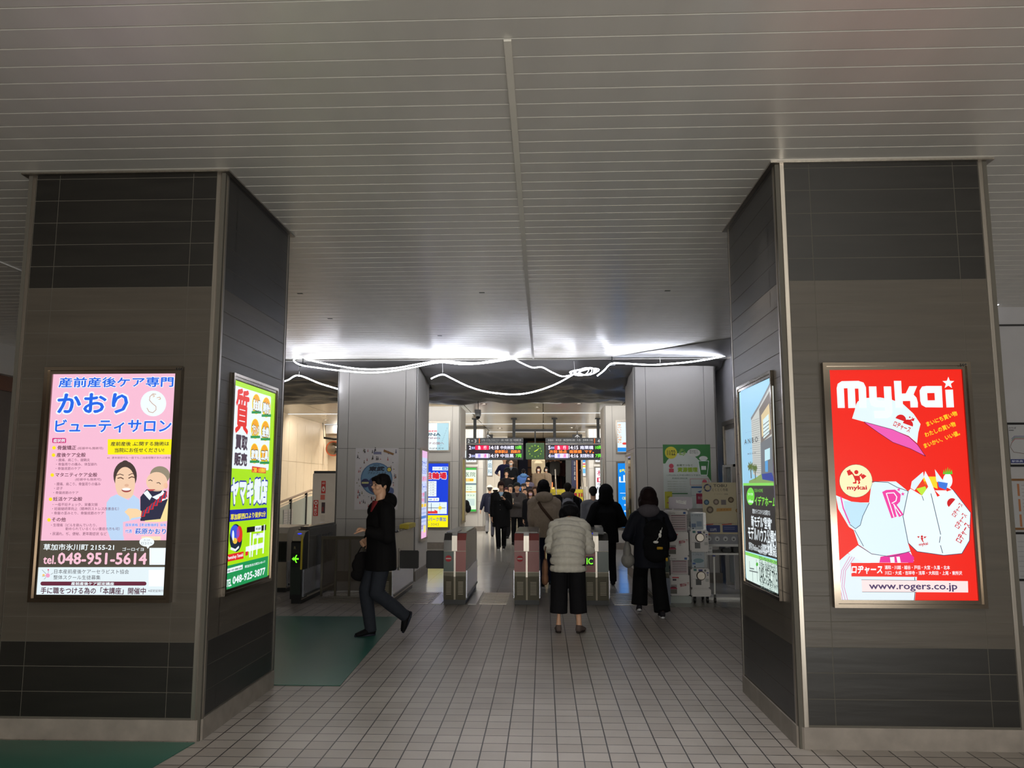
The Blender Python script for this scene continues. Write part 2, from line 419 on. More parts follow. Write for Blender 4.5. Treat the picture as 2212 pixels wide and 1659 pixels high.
# ------------------------------------------------------------------ light grey panelled pillars further in
def panel_pillar(x0, y0, ztop, label, w=1.37, d=1.42):
    x1, y1 = x0 + w, y0 + d
    t = thing('panel_pillar', label, 'pillar', ((x0 + x1) / 2, (y0 + y1) / 2, 0))
    m = MB(); m.box((x0 + .012, y0 + .012, 0), (x1 - .012, y1 - .012, ztop), PANJ := GREYJ); part(m, 'core', t)
    m = MB(); g = .003
    for (z0, z1) in ((.16, 1.02), (1.02, 2.19), (2.19, ztop)):
        for (u0, u1) in ((.035, .20), (.20, w - .20), (w - .20, w - .035)):
            m.box((x0 + u0 + g, y0, z0 + g), (x0 + u1 - g, y0 + .02, z1 - g), GREYP); m.box((x0 + u0 + g, y1 - .02, z0 + g), (x0 + u1 - g, y1, z1 - g), GREYP)
        for (u0, u1) in ((.035, .20), (.20, d - .20), (d - .20, d - .035)):
            m.box((x0, y0 + u0 + g, z0 + g), (x0 + .02, y0 + u1 - g, z1 - g), GREYP); m.box((x1 - .02, y0 + u0 + g, z0 + g), (x1, y0 + u1 - g, z1 - g), GREYP)
    part(m, 'panels', t)
    m = MB()
    for (cx, sx) in ((x0, 1), (x1, -1)):
        for (cy, sy) in ((y0, 1), (y1, -1)):
            m.prism([(cx, cy + sy * .035), (cx + sx * .035, cy), (cx + sx * .035, cy + sy * .035)], 2, .16, ztop, GREYP)
    part(m, 'corner_strips', t)
    m = MB(); m.box((x0 - .012, y0 - .012, 0), (x1 + .012, y1 + .012, .16), BASEM); part(m, 'plinth', t)
    return t
panel_pillar(-3.50, 13.4, 3.65, 'light grey panelled pillar behind the left end of the ticket gates')
panel_pillar(1.52, 13.4, 3.65, 'light grey panelled pillar behind the capsule toy machines')
panel_pillar(-3.49, 20.35, 3.60, 'grey panelled pillar with the blue and yellow parking poster')
panel_pillar(1.55, 20.35, 3.60, 'grey panelled pillar with the bright blue clinic poster')
panel_pillar(-3.49, 28.6, 3.60, 'far left panelled pillar with the pale green clinic poster')
panel_pillar(1.58, 28.6, 3.60, 'far right panelled pillar with the white and red poster')

# ------------------------------------------------------------------ grey dust sheet under the missing ceiling
SHEET = mat('grey_dust_sheet', (92, 90, 89), .45, 0, var=.06, scale=(1, 1, 1))
m = MB(); nx, ny = 150, 60; vs = []
def sheet_z(x, y):
    t = (y - 12.98) / 6.3
    base = 3.64 - .30 * sin(pi * min(1, t * 1.02)) ** .8
    if t < .06: base = 3.635
    wv = noise.noise(Vector((x * .55, y * 1.1, 3.1))) * .10 + noise.noise(Vector((x * 1.9 + y * 1.3, y * 2.2, 0))) * .07 + abs(noise.noise(Vector((x * 2.5 - y * 3, y * 2, 9)))) * .07
    k = min(1, t * 5) * min(1, (1 - t) * 6 + .15)
    return min(base + wv * max(0, k), 3.66 + .02 * t)
for j in range(ny + 1):
    for i in range(nx + 1):
        x = -7.6 + 10.6 * i / nx; y = 12.98 + 6.3 * j / ny
        vs.append((x, y, sheet_z(x, y)))
fs = [(j * (nx + 1) + i, j * (nx + 1) + i + 1, (j + 1) * (nx + 1) + i + 1, (j + 1) * (nx + 1) + i) for j in range(ny) for i in range(nx)]
def in_pillar(f):
    cx = sum(vs[i][0] for i in f) / 4; cy = sum(vs[i][1] for i in f) / 4
    return 13.38 < cy < 14.84 and (-3.52 < cx < -2.11 or 1.5 < cx < 2.91)
fs = [f for f in fs if not in_pillar(f)]
m.add(vs, fs, SHEET); o = m.build('dust_sheet', None, True, fix=False)
so = o.modifiers.new('s', 'SOLIDIFY'); so.thickness = .004
tag(o, 'grey dust sheet sagging under the opened ceiling behind the glowing rope lights', 'dust sheet')
# smooth film pinned to the ceiling above the right pillar
m = MB(); vs = []; nx, ny = 30, 20
for j in range(ny + 1):
    for i in range(nx + 1):
        x = 1.05 + 1.95 * i / nx; y = 11.3 + 1.75 * j / ny
        lo = max(0, (x - 1.05) / 1.95)
        yy = 13.0 - (13.0 - 10.9) * lo * (1 - j / ny)
        vs.append((x, yy, 3.646 - .045 * sin(pi * j / ny) * lo + noise.noise(Vector((x * 2, yy * 2, 0))) * .006 * lo))
fs = [(j * (nx + 1) + i, j * (nx + 1) + i + 1, (j + 1) * (nx + 1) + i + 1, (j + 1) * (nx + 1) + i) for j in range(ny) for i in range(nx)]
m.add(vs, fs, mat('satin_film', (150, 150, 150), .3, .1)); o = m.build('protective_film', None, True, fix=False)
so = o.modifiers.new('s', 'SOLIDIFY'); so.thickness = .002
tag(o, 'smooth grey film pinned to the slatted ceiling above the right grey pillar', 'film')
# green mats on the floor
MATG = mat('green_floor_sheet', (38, 92, 78), .33, 0, var=.1, scale=(1.5, 1.5, 1), bump=.2)
def floor_mat(outline, label):
    m = MB(); m.prism(outline, 2, .0015, .005, MATG)
    o = m.build('floor_sheet'); tag(o, label, 'floor sheet', 'green protective sheets on the floor')
floor_mat([(-3.3, 6.46), (-1.60, 6.46), (-1.74, 9.8), (-3.3, 9.8)], 'green protective sheet on the tiles behind the left pillar')
floor_mat([(-5.2, 3.0), (-2.35, 3.0), (-2.13, 5.03), (-5.2, 5.03)], 'green protective sheet on the floor in front of the left pillar')
# glowing rope lights
LED = mat('led_rope_glow', (240, 243, 255), .4, emit=17.0)
LED2 = mat('led_rope_glow_free', (236, 240, 255), .4, emit=42.0)
def rope(pts, Y, label, r=.010, sub=5, ties=()):
    P = [atY(u, v, y_ if y_ else Y) for (u, v, y_) in [(p + (None,))[:3] for p in pts]]
    Q = []
    for i in range(len(P) - 1):
        a, b, c_, d = P[max(i - 1, 0)], P[i], P[i + 1], P[min(i + 2, len(P) - 1)]
        for k in range(sub):
            t = k / sub
            Q.append(.5 * ((2 * b) + (c_ - a) * t + (2 * a - 5 * b + 4 * c_ - d) * t * t + (3 * b - a - 3 * c_ + d) * t ** 3))
    Q.append(P[-1])
    m = MB(); m.tube(Q, r, LED2 if ties else LED, 8); o = m.build('rope_light', None, True)
    for (u, v) in ties:
        p = atY(u, v, Y); m = MB(); m.tube([p + Vector((0, 0, -.02)), p + Vector((.01, 0, .05)), Vector((p.x, p.y, max(p.z + .06, 3.66)))], .004, WHITE, 6); part(m, 'tie', o)
    return tag(o, label, 'rope light', 'glowing rope lights under the dust sheet')
rope([(660, 776), (700, 785), (760, 795), (810, 798), (860, 794), (905, 786), (950, 780), (1020, 784), (1060, 780), (1105, 774), (1122, 782), (1150, 794), (1170, 793), (1192, 804), (1215, 813), (1238, 809)], 12.95, 'upper strand of the white rope light along the ceiling edge, left half')
rope([(656, 771), (637, 775), (636, 781), (652, 789), (690, 795), (740, 801), (800, 805), (850, 801), (900, 792), (950, 783), (1000, 787), (1050, 784), (1100, 776)], 12.85, 'lower strand of the white rope light with the loop at its left end')
rope([(931, 818), (955, 809), (975, 817), (1010, 834), (1050, 846), (1105, 852), (1150, 847), (1200, 830), (1243, 806)], 13.25, 'rope light hanging in a deep arc above the departure boards', ties=((955, 809), (1240, 808)))
rope([(1290, 812), (1304, 801), (1320, 786), (1345, 785), (1400, 788), (1430, 787), (1480, 783), (1530, 776), (1576, 766)], 12.8, 'rope light swung to the right across the top of the grey pillar', ties=((1425, 787),))
rope([(600, 828), (622, 821), (645, 811), (690, 828), (729, 840)], 13.3, 'short rope light between the left pillars', ties=((645, 811),))
rope([(2150, 660, 9.35), (2180, 645, 9.2), (2225, 626, 9.0)], 9.2, 'rope light beyond the right tiled pillar')
m = MB(); rr = random.Random(3); c0 = atY(1262, 803, 12.85); Q = []
for k in range(150):
    t = k / 150 * 2 * pi * 7.3
    Q.append(c0 + Vector(((.17 + .05 * sin(k * .23)) * cos(t) + .05 * sin(k * .11), .04 * sin(t * 1.3) + .03 * cos(k * .4), (.055 + .02 * cos(k * .31)) * sin(t + .4))))
m.tube(Q, .007, mat('led_coil_glow', (236, 240, 255), .4, emit=6.0), 6); o = m.build('coiled_rope_light', None, True)
tag(o, 'bundled coil of glowing white rope light tied under the ceiling edge', 'rope light')
# two lamp brackets with cable clips near the rope ends
for (u, v, lab) in ((654, 789, 'black clamp holding the rope light at its left end'), (1322, 786, 'black clamp holding the rope light beside the right grey pillar')):
    p = atY(u, v, 12.9); m = MB(); m.rbox(p + Vector((-.06, -.03, -.03)), p + Vector((.06, .03, .03)), BLACK, .01); m.tube([p, p + Vector((0, 0, 3.655 - p.z))], .008, BLACK)
    m.tube([p + Vector((-.03, 0, 0)), p + Vector((-.06, 0, -.09)), p + Vector((-.03, 0, -.12))], .005, BLACK)
    tag(m.build('cable_clamp', None), lab, 'clamp')
# downlights of the inner concourse
DL = mat('downlight_glow', (255, 247, 230), .4, emit=6.0)
k = 0
DLL = ['downlight above the left ramp, nearest the left tiled pillar', 'downlight above the left ramp, beside the left grey pillar', 'downlight left of the parking pillar top', 'downlight above the departure board with platforms 2 and 3', 'downlight just above the left board, further in', 'downlight high above the right departure board', 'downlight just above the right board, further in', 'downlight in the ceiling above the clock']
for (u, v) in ((607, 879), (704, 907), (915, 856), (1045, 873), (1080, 925), (1250, 872), (1235, 924), (1160, 880)):
    p = atZ(u, v, ZI)
    if p.y < 19.3: p.y = 19.6
    m = MB(); m.lathe((p.x, p.y, ZI - .014), [(.075, 0), (.09, 0), (.09, .014), (.075, .014)], STEEL, 20); t = thing('downlight', DLL[k], 'downlight', (p.x, p.y, ZI), 0, 'downlights of the inner concourse')
    k += 1
    part(m, 'rim', t); m = MB(); m.lathe((p.x, p.y, ZI - .012), [(.072, 0), (.072, .01)], DL, 20); part(m, 'lens', t)
# lamps that light the concourse behind the gates: long troffers along the light lines, one added fill, and round lamps
for y_, p_ in ((19.24, 150), (23.45, 300), (27.45, 330), (31.55, 280)):
    lamp('AREA', 'concourse_line_and_fill_lamp', (-.7, y_, 3.675), (radians(24), 0, 0), p_, (1.0, .97, .92), 13, .07)
lamp('AREA', 'concourse_line_and_fill_lamp', (-.7, 17.6, 3.30), (radians(62), 0, 0), 60, (1.0, .97, .92), 6, .10)  # added fill below the dust sheet, facing away from view, brightens the pillar fronts
for y_ in (15.8, 25.5, 33.0, 40.0):
    for x_ in (-5.4, -.6, 4.6):
        lamp('SPOT', 'concourse_lamp', (x_, y_, 3.6 if y_ > 19.2 else 3.15), (0, 0, 0), (260 if y_ > 19 else 60), (1.0, .93, .84), .08, spot=radians(150), blend=1.0)
# bits of tape left on the slats
for i, (u, v) in enumerate(((648, 634), (1041, 632), (713, 688), (1442, 628), (950, 725))):
    p = atZ(u, v, ZC); m = MB(); m.box((p.x - .03, p.y - .02, ZC - .002), (p.x + .03, p.y + .02, ZC - .0002), mat('old_tape', (84, 92, 80), .7))
    tag(m.build('tape_scrap'), ['scrap of tape on the slatted ceiling nearest the left pillar', 'scrap of tape on the slatted ceiling just left of the seam', 'scrap of tape on the slatted ceiling above the festival poster', 'scrap of tape on the slatted ceiling nearest the right pillar', 'scrap of tape on the ceiling slats close to the rope lights'][i], 'tape', 'scraps of tape on the ceiling')

# ================================================================== LIT POSTER CASES
def case(label, o, U, N, W_, H_, fw=.045, dep=.045, lit=1.0, z=None, name='lit_poster_case', cat='poster case', frame_mat=None, plate=None, group=None):
    """frame standing on plane o (lower left corner), U right, N out; returns (thing, Art over the panel)"""
    o = Vector(o); U = Vector(U); N = Vector(N); V = Vector((0, 0, 1)); FM = frame_mat or MIRROR
    t = thing(name, label, cat, o + U * (W_ / 2), 0, group)
    m = MB()
    def bar(u0, u1, v0, v1, d0, d1, mt):
        P = [o + U * u + V * v + N * d for u in (u0, u1) for v in (v0, v1) for d in (d0, d1)]
        lo = [min(p[i] for p in P) for i in range(3)]; hi = [max(p[i] for p in P) for i in range(3)]; m.box(lo, hi, mt)
    k = fw * .5
    for d1, a, b_ in ((dep, 0, k), (dep * .7, k, fw)):
        bar(a, W_ - a, a, b_, .0, d1, FM); bar(a, W_ - a, H_ - b_, H_ - a, .0, d1, FM)
        bar(a, b_, b_, H_ - b_, .0, d1, FM); bar(W_ - b_, W_ - a, b_, H_ - b_, .0, d1, FM)
    part(m, 'frame', t)
    A = Art(o + N * (dep * .4), U, V, N, lit=lit); A.W = W_; A.H = H_; A.fw = fw
    return t, A
def glass(t, A, l=14):
    pass

# ---- pink salon poster, front of the left pillar
YL = 5.06 - .018
t, A = case('pink backlit salon poster case on the front of the left tiled pillar', (-3.237, 5.063, .832), (1, 0, 0), (0, -1, 0), .905, 1.49)
A.px = lambda u, v: atY(u, v, YL); A.lit = .95
a0 = A.o.copy()
PINK = (246, 190, 214); BLUE = (42, 105, 232); WH = (240, 250, 255); DK = (82, 76, 66); PUR = (92, 44, 62)
A.z = (0, 0, 1); F = A.fw
def full(A, c, l=0): A.mb.add([A.P(u, v, l) for u, v in ((F, F), (A.W - F, F), (A.W - F, A.H - F), (F, A.H - F))], [(0, 1, 2, 3)], A.M(c))
full(A, PINK)
A.z = (60, 780, 5.925)
A.text('産前産後ケア専門', 392, 338, 1868, 200, BLUE, 4, .03, edge=WH, ew=.03)
A.text('かおり', 370, 672, 1290, 408, BLUE, 4, .035, edge=WH, ew=.03)
A.text('ビューティサロン', 345, 918, 1842, 742, BLUE, 4, .03, edge=WH, ew=.03)
A.disc(1605, 542, 165, WH, 1)
A.line([(1640, 425), (1600, 418), (1562, 455), (1556, 500), (1590, 540), (1640, 580), (1640, 625), (1600, 660), (1550, 648), (1525, 600)], 7, (190, 140, 110), 2)
A.line([(1650, 470), (1690, 460), (1700, 485), (1672, 490)], 6, (205, 140, 60), 2); A.line([(1590, 440), (1610, 430), (1620, 450), (1600, 458)], 6, (205, 140, 60), 2)
A.rrect(312, 985, 488, 1048, 12, (205, 40, 120), 2); A.text('症状例', 325, 1040, 475, 995, WH, 3, .03)
A.rect(1022, 1000, 1850, 1196, (250, 238, 30), 2); A.text('産前産後  に関する施術は', 1060, 1086, 1810, 1030, (52, 46, 50), 3, .02); A.text('当院にお任せください!', 1110, 1168, 1745, 1110, (52, 46, 50), 3, .02)
A.text('※1', 1335, 1085, 1380, 1065, (120, 100, 20), 3, 0)
A.text('※1  更年期世代も一度でもご出産経験があれば産後', 1015, 1252, 1825, 1222, (110, 70, 95), 3, .006)
for yy, xx in ((1110, 335), (1203, 328), (1458, 312)): A.disc(xx, yy, 23, (250, 228, 40), 2)
A.text('骨盤矯正', 378, 1137, 622, 1080, PUR, 3, .02); A.text('(妊娠中も施術可)', 635, 1137, 965, 1098, PUR, 3, .012)
A.text('産後ケア全般', 366, 1228, 742, 1172, PUR, 3, .02)
for s_, x0, y0, x1, y1 in (('・腰痛、肩こり、腱鞘炎', 365, 1285, 795, 1245), ('・骨盤周りの痛み、体型崩れ', 360, 1340, 890, 1300), ('・骨盤底筋のケア', 355, 1394, 675, 1355),
                           ('(妊娠中も施術可)', 605, 1537, 940, 1497), ('・腰痛、肩こり、骨盤周りの痛み', 340, 1594, 932, 1552), ('・逆子', 335, 1648, 448, 1608)):
    A.text(s_, x0, y0, x1, y1, (110, 60, 88), 3, .006)
A.text('マタニティケア全般', 350, 1482, 890, 1428, PUR, 3, .02)
# woman and child photograph, simplified
SK = (242, 205, 175); HR = (74, 62, 58)
A.disc(1245, 1470, 150, HR, 2, 190); A.disc(1245, 1560, 128, SK, 3, 205)
A.disc(1245, 1300, 40, HR, 1, 30)
A.line([(1150, 1500), (1190, 1490), (1225, 1508)], 12, (90, 60, 50), 4); A.line([(1290, 1500), (1330, 1480), (1365, 1490)], 12, (90, 60, 50), 4)
A.line([(1130, 1465), (1180, 1445), (1225, 1462)], 9, (80, 60, 55), 4); A.line([(1290, 1462), (1330, 1440), (1370, 1445)], 9, (80, 60, 55), 4)
A.disc(1265, 1590, 28, (226, 180, 150), 4, 18); A.disc(1262, 1645, 62, (160, 70, 70), 4, 34, a0=0, a1=180); A.disc(1262, 1640, 54, (250, 248, 245), 5, 18)
A.disc(1690, 1460, 128, (150, 140, 120), 2, 115); A.disc(1650, 1545, 135, SK, 3, 125); A.disc(1765, 1595, 28, (238, 190, 160), 3, 38)
A.line([(1545, 1530), (1570, 1520), (1595, 1535)], 9, HR, 4); A.line([(1650, 1560), (1680, 1555), (1700, 1575)], 9, HR, 4); A.disc(1580, 1640, 50, (190, 80, 80), 4, 22, a0=0, a1=180)
A.z = (60, 1040, 5.925)
A.poly([(1140, 130), (1180, 200), (1300, 215), (1345, 190), (1360, 90), (1140, 60)], SK, 2)
A.poly([(1010, 270), (1060, 200), (1140, 165), (1290, 240), (1350, 170), (1430, 230), (1450, 470), (1220, 520), (1230, 752), (1065, 752), (1010, 600), (1000, 400)], (190, 215, 245), 4)
A.poly([(1440, 200), (1520, 100), (1770, 120), (1790, 240), (1790, 505), (1440, 505)], (50, 50, 72), 3)
A.poly([(1480, 150), (1530, 110), (1590, 190), (1560, 240)], WH, 5); A.poly([(1590, 200), (1700, 150), (1730, 110), (1790, 220), (1700, 260)], WH, 5)
for i in range(6):
    xx = 1440 + i * 54; yy = 455 - i * 46
    A.poly([(xx, yy), (xx + 30, yy - 75), (xx + 75, yy - 100), (xx + 60, yy - 5)], (216, 44, 52), 6); A.poly([(xx + 18, yy - 10), (xx + 44, yy - 80), (xx + 64, yy - 92), (xx + 46, yy - 12)], (74, 78, 116), 7)
A.poly([(1240, 390), (1290, 345), (1400, 350), (1460, 380), (1450, 450), (1330, 470), (1310, 500), (1300, 450)], (250, 215, 170), 8)
A.poly([(1500, 500), (1700, 480), (1800, 210), (1830, 230), (1800, 505), (1500, 540)], (246, 225, 160), 7)
A.rect(1222, 518, 1800, 702, PINK, 9)
A.text('国家資格【柔道整復師】保有', 1255, 575, 1775, 538, BLUE, 10, .015, edge=WH, ew=.04); A.text('代表', 1250, 662, 1340, 612, BLUE, 10, .015, edge=WH, ew=.05); A.text('萩原かおり', 1375, 675, 1775, 600, (28, 80, 205), 11, .025, edge=WH, ew=.04)
A.rect(1455, 702, 1700, 752, (246, 225, 190), 5)
for s_, x0, y0, x1, y1 in (('・骨盤底筋のケア', 330, 162, 652, 125), ('・一般不妊チェック、栄養欠損', 320, 315, 898, 275), ('・妊娠継続率向上（精神的ストレス改善含む）', 315, 370, 1170, 328),
                           ('・骨盤の歪みとり、骨盤底筋のケア', 310, 424, 978, 386), ('・生理痛（ピルを飲んでいたり、', 300, 578, 890, 538), ('勧められているくらい重症の方も可）', 485, 625, 1180, 586), ('・尿漏れ、ぢ、便秘、更年期症状 など', 290, 690, 1015, 648)):
    A.text(s_, x0, y0, x1, y1, (110, 60, 88), 9, .006)
A.disc(290, 228, 23, (250, 228, 40), 2); A.text('妊活ケア全般', 322, 250, 698, 198, PUR, 3, .02)
A.disc(270, 492, 23, (250, 228, 40), 2); A.text('その他', 305, 515, 488, 460, PUR, 3, .02)
A.poly([(152, 757), (1822, 752), (1815, 1095), (125, 1098)], DK, 10)
A.text('草加市氷川町 2155-21', 205, 880, 1112, 800, WH, 12, .02); A.text('ゴーロイヨ', 1215, 888, 1490, 845, WH, 12, .015)
A.text('tel.', 200, 1056, 372, 945, (250, 196, 214), 12, .03); A.text('048-951-5614', 385, 1060, 1532, 912, (250, 196, 214), 12, .035)
A.disc(1528, 775, 95, WH, 12, 58); A.poly([(1570, 820), (1540, 862), (1520, 825)], WH, 12); A.text('さくらの', 1490, 762, 1570, 738, (60, 56, 50), 13, .0); A.text('口コミへ', 1458, 805, 1600, 776, (60, 56, 50), 13, .0)
A.rect(1562, 850, 1783, 1066, WH, 12)
A.poly([(125, 1098), (1815, 1095), (1790, 1470), (95, 1470)], (228, 242, 248), 10)
A.text('日本産前産後ケアーセラピスト協会', 342, 1180, 1302, 1126, (70, 66, 72), 12, .008); A.text('整体スクール生徒募集', 332, 1254, 938, 1200, (70, 66, 72), 12, .008)
A.disc(262, 1202, 27, (240, 160, 200), 12); A.disc(208, 1198, 16, (245, 200, 120), 12); A.disc(268, 1130, 9, (210, 60, 110), 12)
for q in ((188, 1130, 240, 1180), (268, 1140, 268, 1170), (300, 1190, 330, 1172), (190, 1215, 238, 1208), (215, 1250, 240, 1225)): A.line([(q[0], q[1]), (q[2], q[3])], 4, (90, 90, 90), 12)
A.rrect(168, 1280, 1524, 1332, 26, (104, 44, 62), 12); A.text('産前産後ケア認定講座', 560, 1326, 1112, 1288, WH, 13, .03)
A.text('手に職をつける為の「本講座」開催中', 168, 1438, 1518, 1358, (84, 42, 60), 12, .025); A.text('※認定証発行', 1545, 1414, 1742, 1382, (84, 60, 70), 12, .006)
A.rect(1552, 1130, 1765, 1342, (250, 252, 255), 12)
A.z = (60, 780, 5.925)
A.build('poster', t)
B = Art(Vector((0, YL - .026, 0)), (1, 0, 0), (0, 0, 1), (0, -1, 0), px=lambda u, v: atY(u, v, YL - .026), lit=0)
B.text('160', 380, 800, 395, 794, (20, 18, 16), 1, .02); B.build('number_plate', t)

# ---- red poster, front of the right pillar (the drawn mascot is left out; cap, ball, shirt and bag stay)
t, A = case('bright red backlit shopping poster case on the front of the right tiled pillar', (1.750, 5.063, .826), (1, 0, 0), (0, -1, 0), .905, 1.495)
YR = 5.045; A.px = lambda u, v: atY(u, v, YR); A.lit = .95
RED = (238, 34, 20); full(A, RED)
W2 = (240, 250, 255); LB = (190, 226, 244); HP = (238, 60, 160)
A.z = (1760, 770, 5.821); l = 6
def rr_(x0, y0, x1, y1, r, c=W2, l=6): A.rrect(x0, y0, x1, y1, r, c, l)
# wordmark: m y k a i with a star
A.poly([(272, 400), (285, 345), (335, 312), (545, 308), (610, 330), (640, 390), (650, 648), (556, 648), (545, 405), (500, 405), (512, 648), (418, 650), (408, 400), (362, 402), (374, 648), (285, 648)], W2, 7)
A.poly([(676, 378), (770, 378), (778, 545), (812, 555), (872, 553), (862, 378), (955, 378), (975, 700), (955, 755), (905, 778), (748, 778), (738, 684), (880, 682), (876, 642), (760, 640), (705, 615), (684, 560)], W2, 7)
A.poly([(990, 308), (1082, 308), (1090, 468), (1140, 466), (1185, 375), (1282, 374), (1238, 480), (1275, 520), (1292, 580), (1292, 642), (1200, 642), (1195, 560), (1102, 562), (1106, 644), (1012, 646)], W2, 7)
A.poly([(1314, 430), (1345, 380), (1400, 372), (1592, 372), (1606, 642), (1390, 640), (1338, 610), (1322, 560)], W2, 7); A.poly([(1408, 462), (1500, 460), (1506, 552), (1414, 554)], RED, 8)
A.poly([(1636, 420), (1732, 418), (1746, 640), (1652, 642)], W2, 7)
A.poly([(1675 + (r_ * cos(radians(-90 + 36 * k))), 335 + r_ * sin(radians(-90 + 36 * k))) for k in range(10) for r_ in ((78 if k % 2 == 0 else 33),)], W2, 7)
# cap
A.poly([(540, 565), (650, 522), (820, 515), (970, 545), (1110, 600), (1240, 720), (1328, 850), (1300, 960), (1285, 1090), (1180, 1000), (980, 920), (620, 822), (468, 780), (500, 680), (520, 600)], (226, 244, 250), 2)
A.poly([(618, 822), (980, 920), (1180, 1010), (1290, 1110), (1390, 1255), (1200, 1160), (980, 1080), (800, 960)], (236, 92, 180), 3)
A.line([(618, 822), (980, 920), (1180, 1010), (1290, 1110), (1390, 1255)], 6, (60, 20, 60), 4); A.line([(618, 830), (800, 960), (980, 1080), (1200, 1160), (1390, 1255)], 6, (60, 20, 60), 4)
A.disc(1075, 800, 68, (214, 24, 30), 8, a0=200, a1=380); A.disc(1165, 860, 66, (214, 24, 30), 8, a0=200, a1=380); A.poly([(1180, 800), (1250, 775), (1240, 815)], (214, 24, 30), 8); A.disc(1190, 765, 10, (214, 24, 30), 8); A.disc(1222, 775, 7, (214, 24, 30), 8)
A.text('ロヂャース', 985, 925, 1200, 850, (214, 24, 30), 8, .03, rot=-.42)
YE = (250, 214, 40)
for s_, x0, y0, x1, y1 in (('まいにち買い物', 1385, 815, 1800, 750), ('わたしの買い物', 1365, 950, 1780, 885), ('まいかい、いい値。', 1350, 1075, 1835, 1010)): A.text(s_, x0, y0, x1, y1, YE, 4, .03, rot=.36)
# ball with its emblem
CRM = (250, 240, 190)
A.disc(515, 1565, 205, CRM, 4); A.disc(515, 1565, 209, (80, 80, 70), 3)
A.poly([(480, 1500), (560, 1500), (575, 1560), (505, 1560)], (214, 24, 30), 5); A.disc(520, 1455, 26, (214, 24, 30), 5)
A.poly([(398, 1440), (440, 1420), (470, 1480), (420, 1500)], (214, 24, 30), 5); A.poly([(570, 1500), (610, 1480), (648, 1505), (600, 1545)], (214, 24, 30), 5)
A.line([(490, 1500), (455, 1450)], 16, (214, 24, 30), 5); A.line([(560, 1500), (590, 1475)], 16, (214, 24, 30), 5); A.line([(510, 1560), (515, 1590), (480, 1590)], 18, (214, 24, 30), 5); A.line([(550, 1560), (560, 1590), (545, 1598)], 18, (214, 24, 30), 5)
A.z = (1760, 1040, 5.721)
A.text('mykai', 398, 118, 640, 48, (200, 30, 44), 6, .045)
# shirt
A.poly([(700, 20), (760, 0), (1000, 0), (1150, 120), (1140, 480), (1150, 760), (1180, 860), (940, 930), (700, 890), (540, 780), (480, 600), (420, 560), (290, 340), (258, 170), (330, 200), (480, 260), (670, 260)], (222, 242, 250), 2)
A.poly([(360, 240), (670, 270), (590, 430), (560, 540), (500, 584), (430, 540), (370, 420)], LB, 3)
A.line([(320, 190), (350, 330), (430, 520)], 16, HP, 4); A.line([(700, 0), (900, 10), (1010, 70), (1150, 120)], 8, (60, 70, 90), 4)
A.line([(670, 265), (590, 430), (560, 540), (500, 584), (430, 530)], 7, (50, 70, 100), 5); A.line([(490, 600), (600, 800)], 7, (50, 70, 100), 5); A.line([(540, 790), (700, 895), (940, 930), (1180, 862)], 7, (50, 70, 100), 5)
A.poly([(830, 130), (880, 105), (990, 100), (1060, 160), (1050, 250), (1010, 290), (1095, 410), (1040, 440), (1000, 360), (990, 300), (975, 300), (1010, 435), (945, 455)], HP, 5)
A.line([(880, 145), (975, 440)], 12, W2, 6); A.line([(890, 145), (975, 140), (1010, 190), (1000, 240), (950, 270)], 12, W2, 6); A.line([(970, 280), (1060, 410)], 12, W2, 6)
for (sx_, sy_) in ((1035, 100), (1085, 155)): A.poly([(sx_ + (r_ * cos(radians(-90 + 36 * k))), sy_ + r_ * sin(radians(-90 + 36 * k))) for k in range(10) for r_ in ((26 if k % 2 == 0 else 11),)], HP, 5)
A.poly([(530, 790), (700, 895), (930, 932), (1180, 862), (1225, 980), (1150, 1005), (600, 1005), (410, 885)], (232, 246, 252), 3)
A.poly([(810, 930), (1160, 870), (1225, 940), (1215, 1003), (795, 1003)], (228, 40, 150), 4); A.poly([(925, 935), (980, 932), (985, 1003), (935, 1003)], W2, 5); A.poly([(1005, 930), (1045, 928), (1060, 1003), (1020, 1003)], W2, 5)
A.poly([(405, 890), (700, 1010), (1250, 1010), (1262, 1180), (1232, 1490), (305, 1490), (278, 1000)], (224, 238, 245), 2)
for k in range(3): A.line([(430 + k * 30, 925 + k * 6), (330 + k * 25, 1100), (310 + k * 25, 1300), (345 + k * 32, 1480)], 7, (220, 130, 180), 3)
A.line([(1232, 1185), (1240, 1330), (1225, 1490)], 8, (60, 70, 90), 3)
# carrier bag and shopping
A.poly([(1195, 0), (1335, -120), (1345, -50), (1230, 110), (1180, 80)], (224, 240, 248), 6); A.poly([(1360, -130), (1420, -20), (1510, 190), (1420, 120), (1345, -60)], (235, 248, 252), 7); A.poly([(1480, -150), (1560, -40), (1700, 110), (1600, 60), (1500, 0)], (224, 240, 248), 6)
A.poly([(1190, 0), (1370, 0), (1440, 60), (1320, 170), (1200, 60)], (236, 60, 30), 5); A.poly([(1250, 90), (1360, 60), (1380, 100), (1320, 175)], (190, 230, 60), 6); A.poly([(1330, -60), (1500, -60), (1515, 90), (1350, 30)], (250, 214, 40), 5)
A.poly([(1515, 0), (1640, 20), (1620, 105), (1530, 70)], (60, 120, 220), 7); A.poly([(1480, 110), (1620, 110), (1650, 150), (1620, 200), (1560, 190)], W2, 6)
for k in range(5): A.poly([(1580 + 22 * k, -90), (1592 + 24 * k, -180 + abs(k - 2) * 16), (1604 + 24 * k, -90)], (90, 200, 50), 5)
A.disc(1640, -10, 58, W2, 4, 90)
A.poly([(1150, 120), (1180, 90), (1320, 175), (1400, 60), (1510, 190), (1640, 120), (1700, 100), (1920, 385), (1915, 560), (1905, 730), (1812, 890), (1590, 912), (1260, 865), (1150, 760), (1085, 430)], (234, 248, 252), 8)
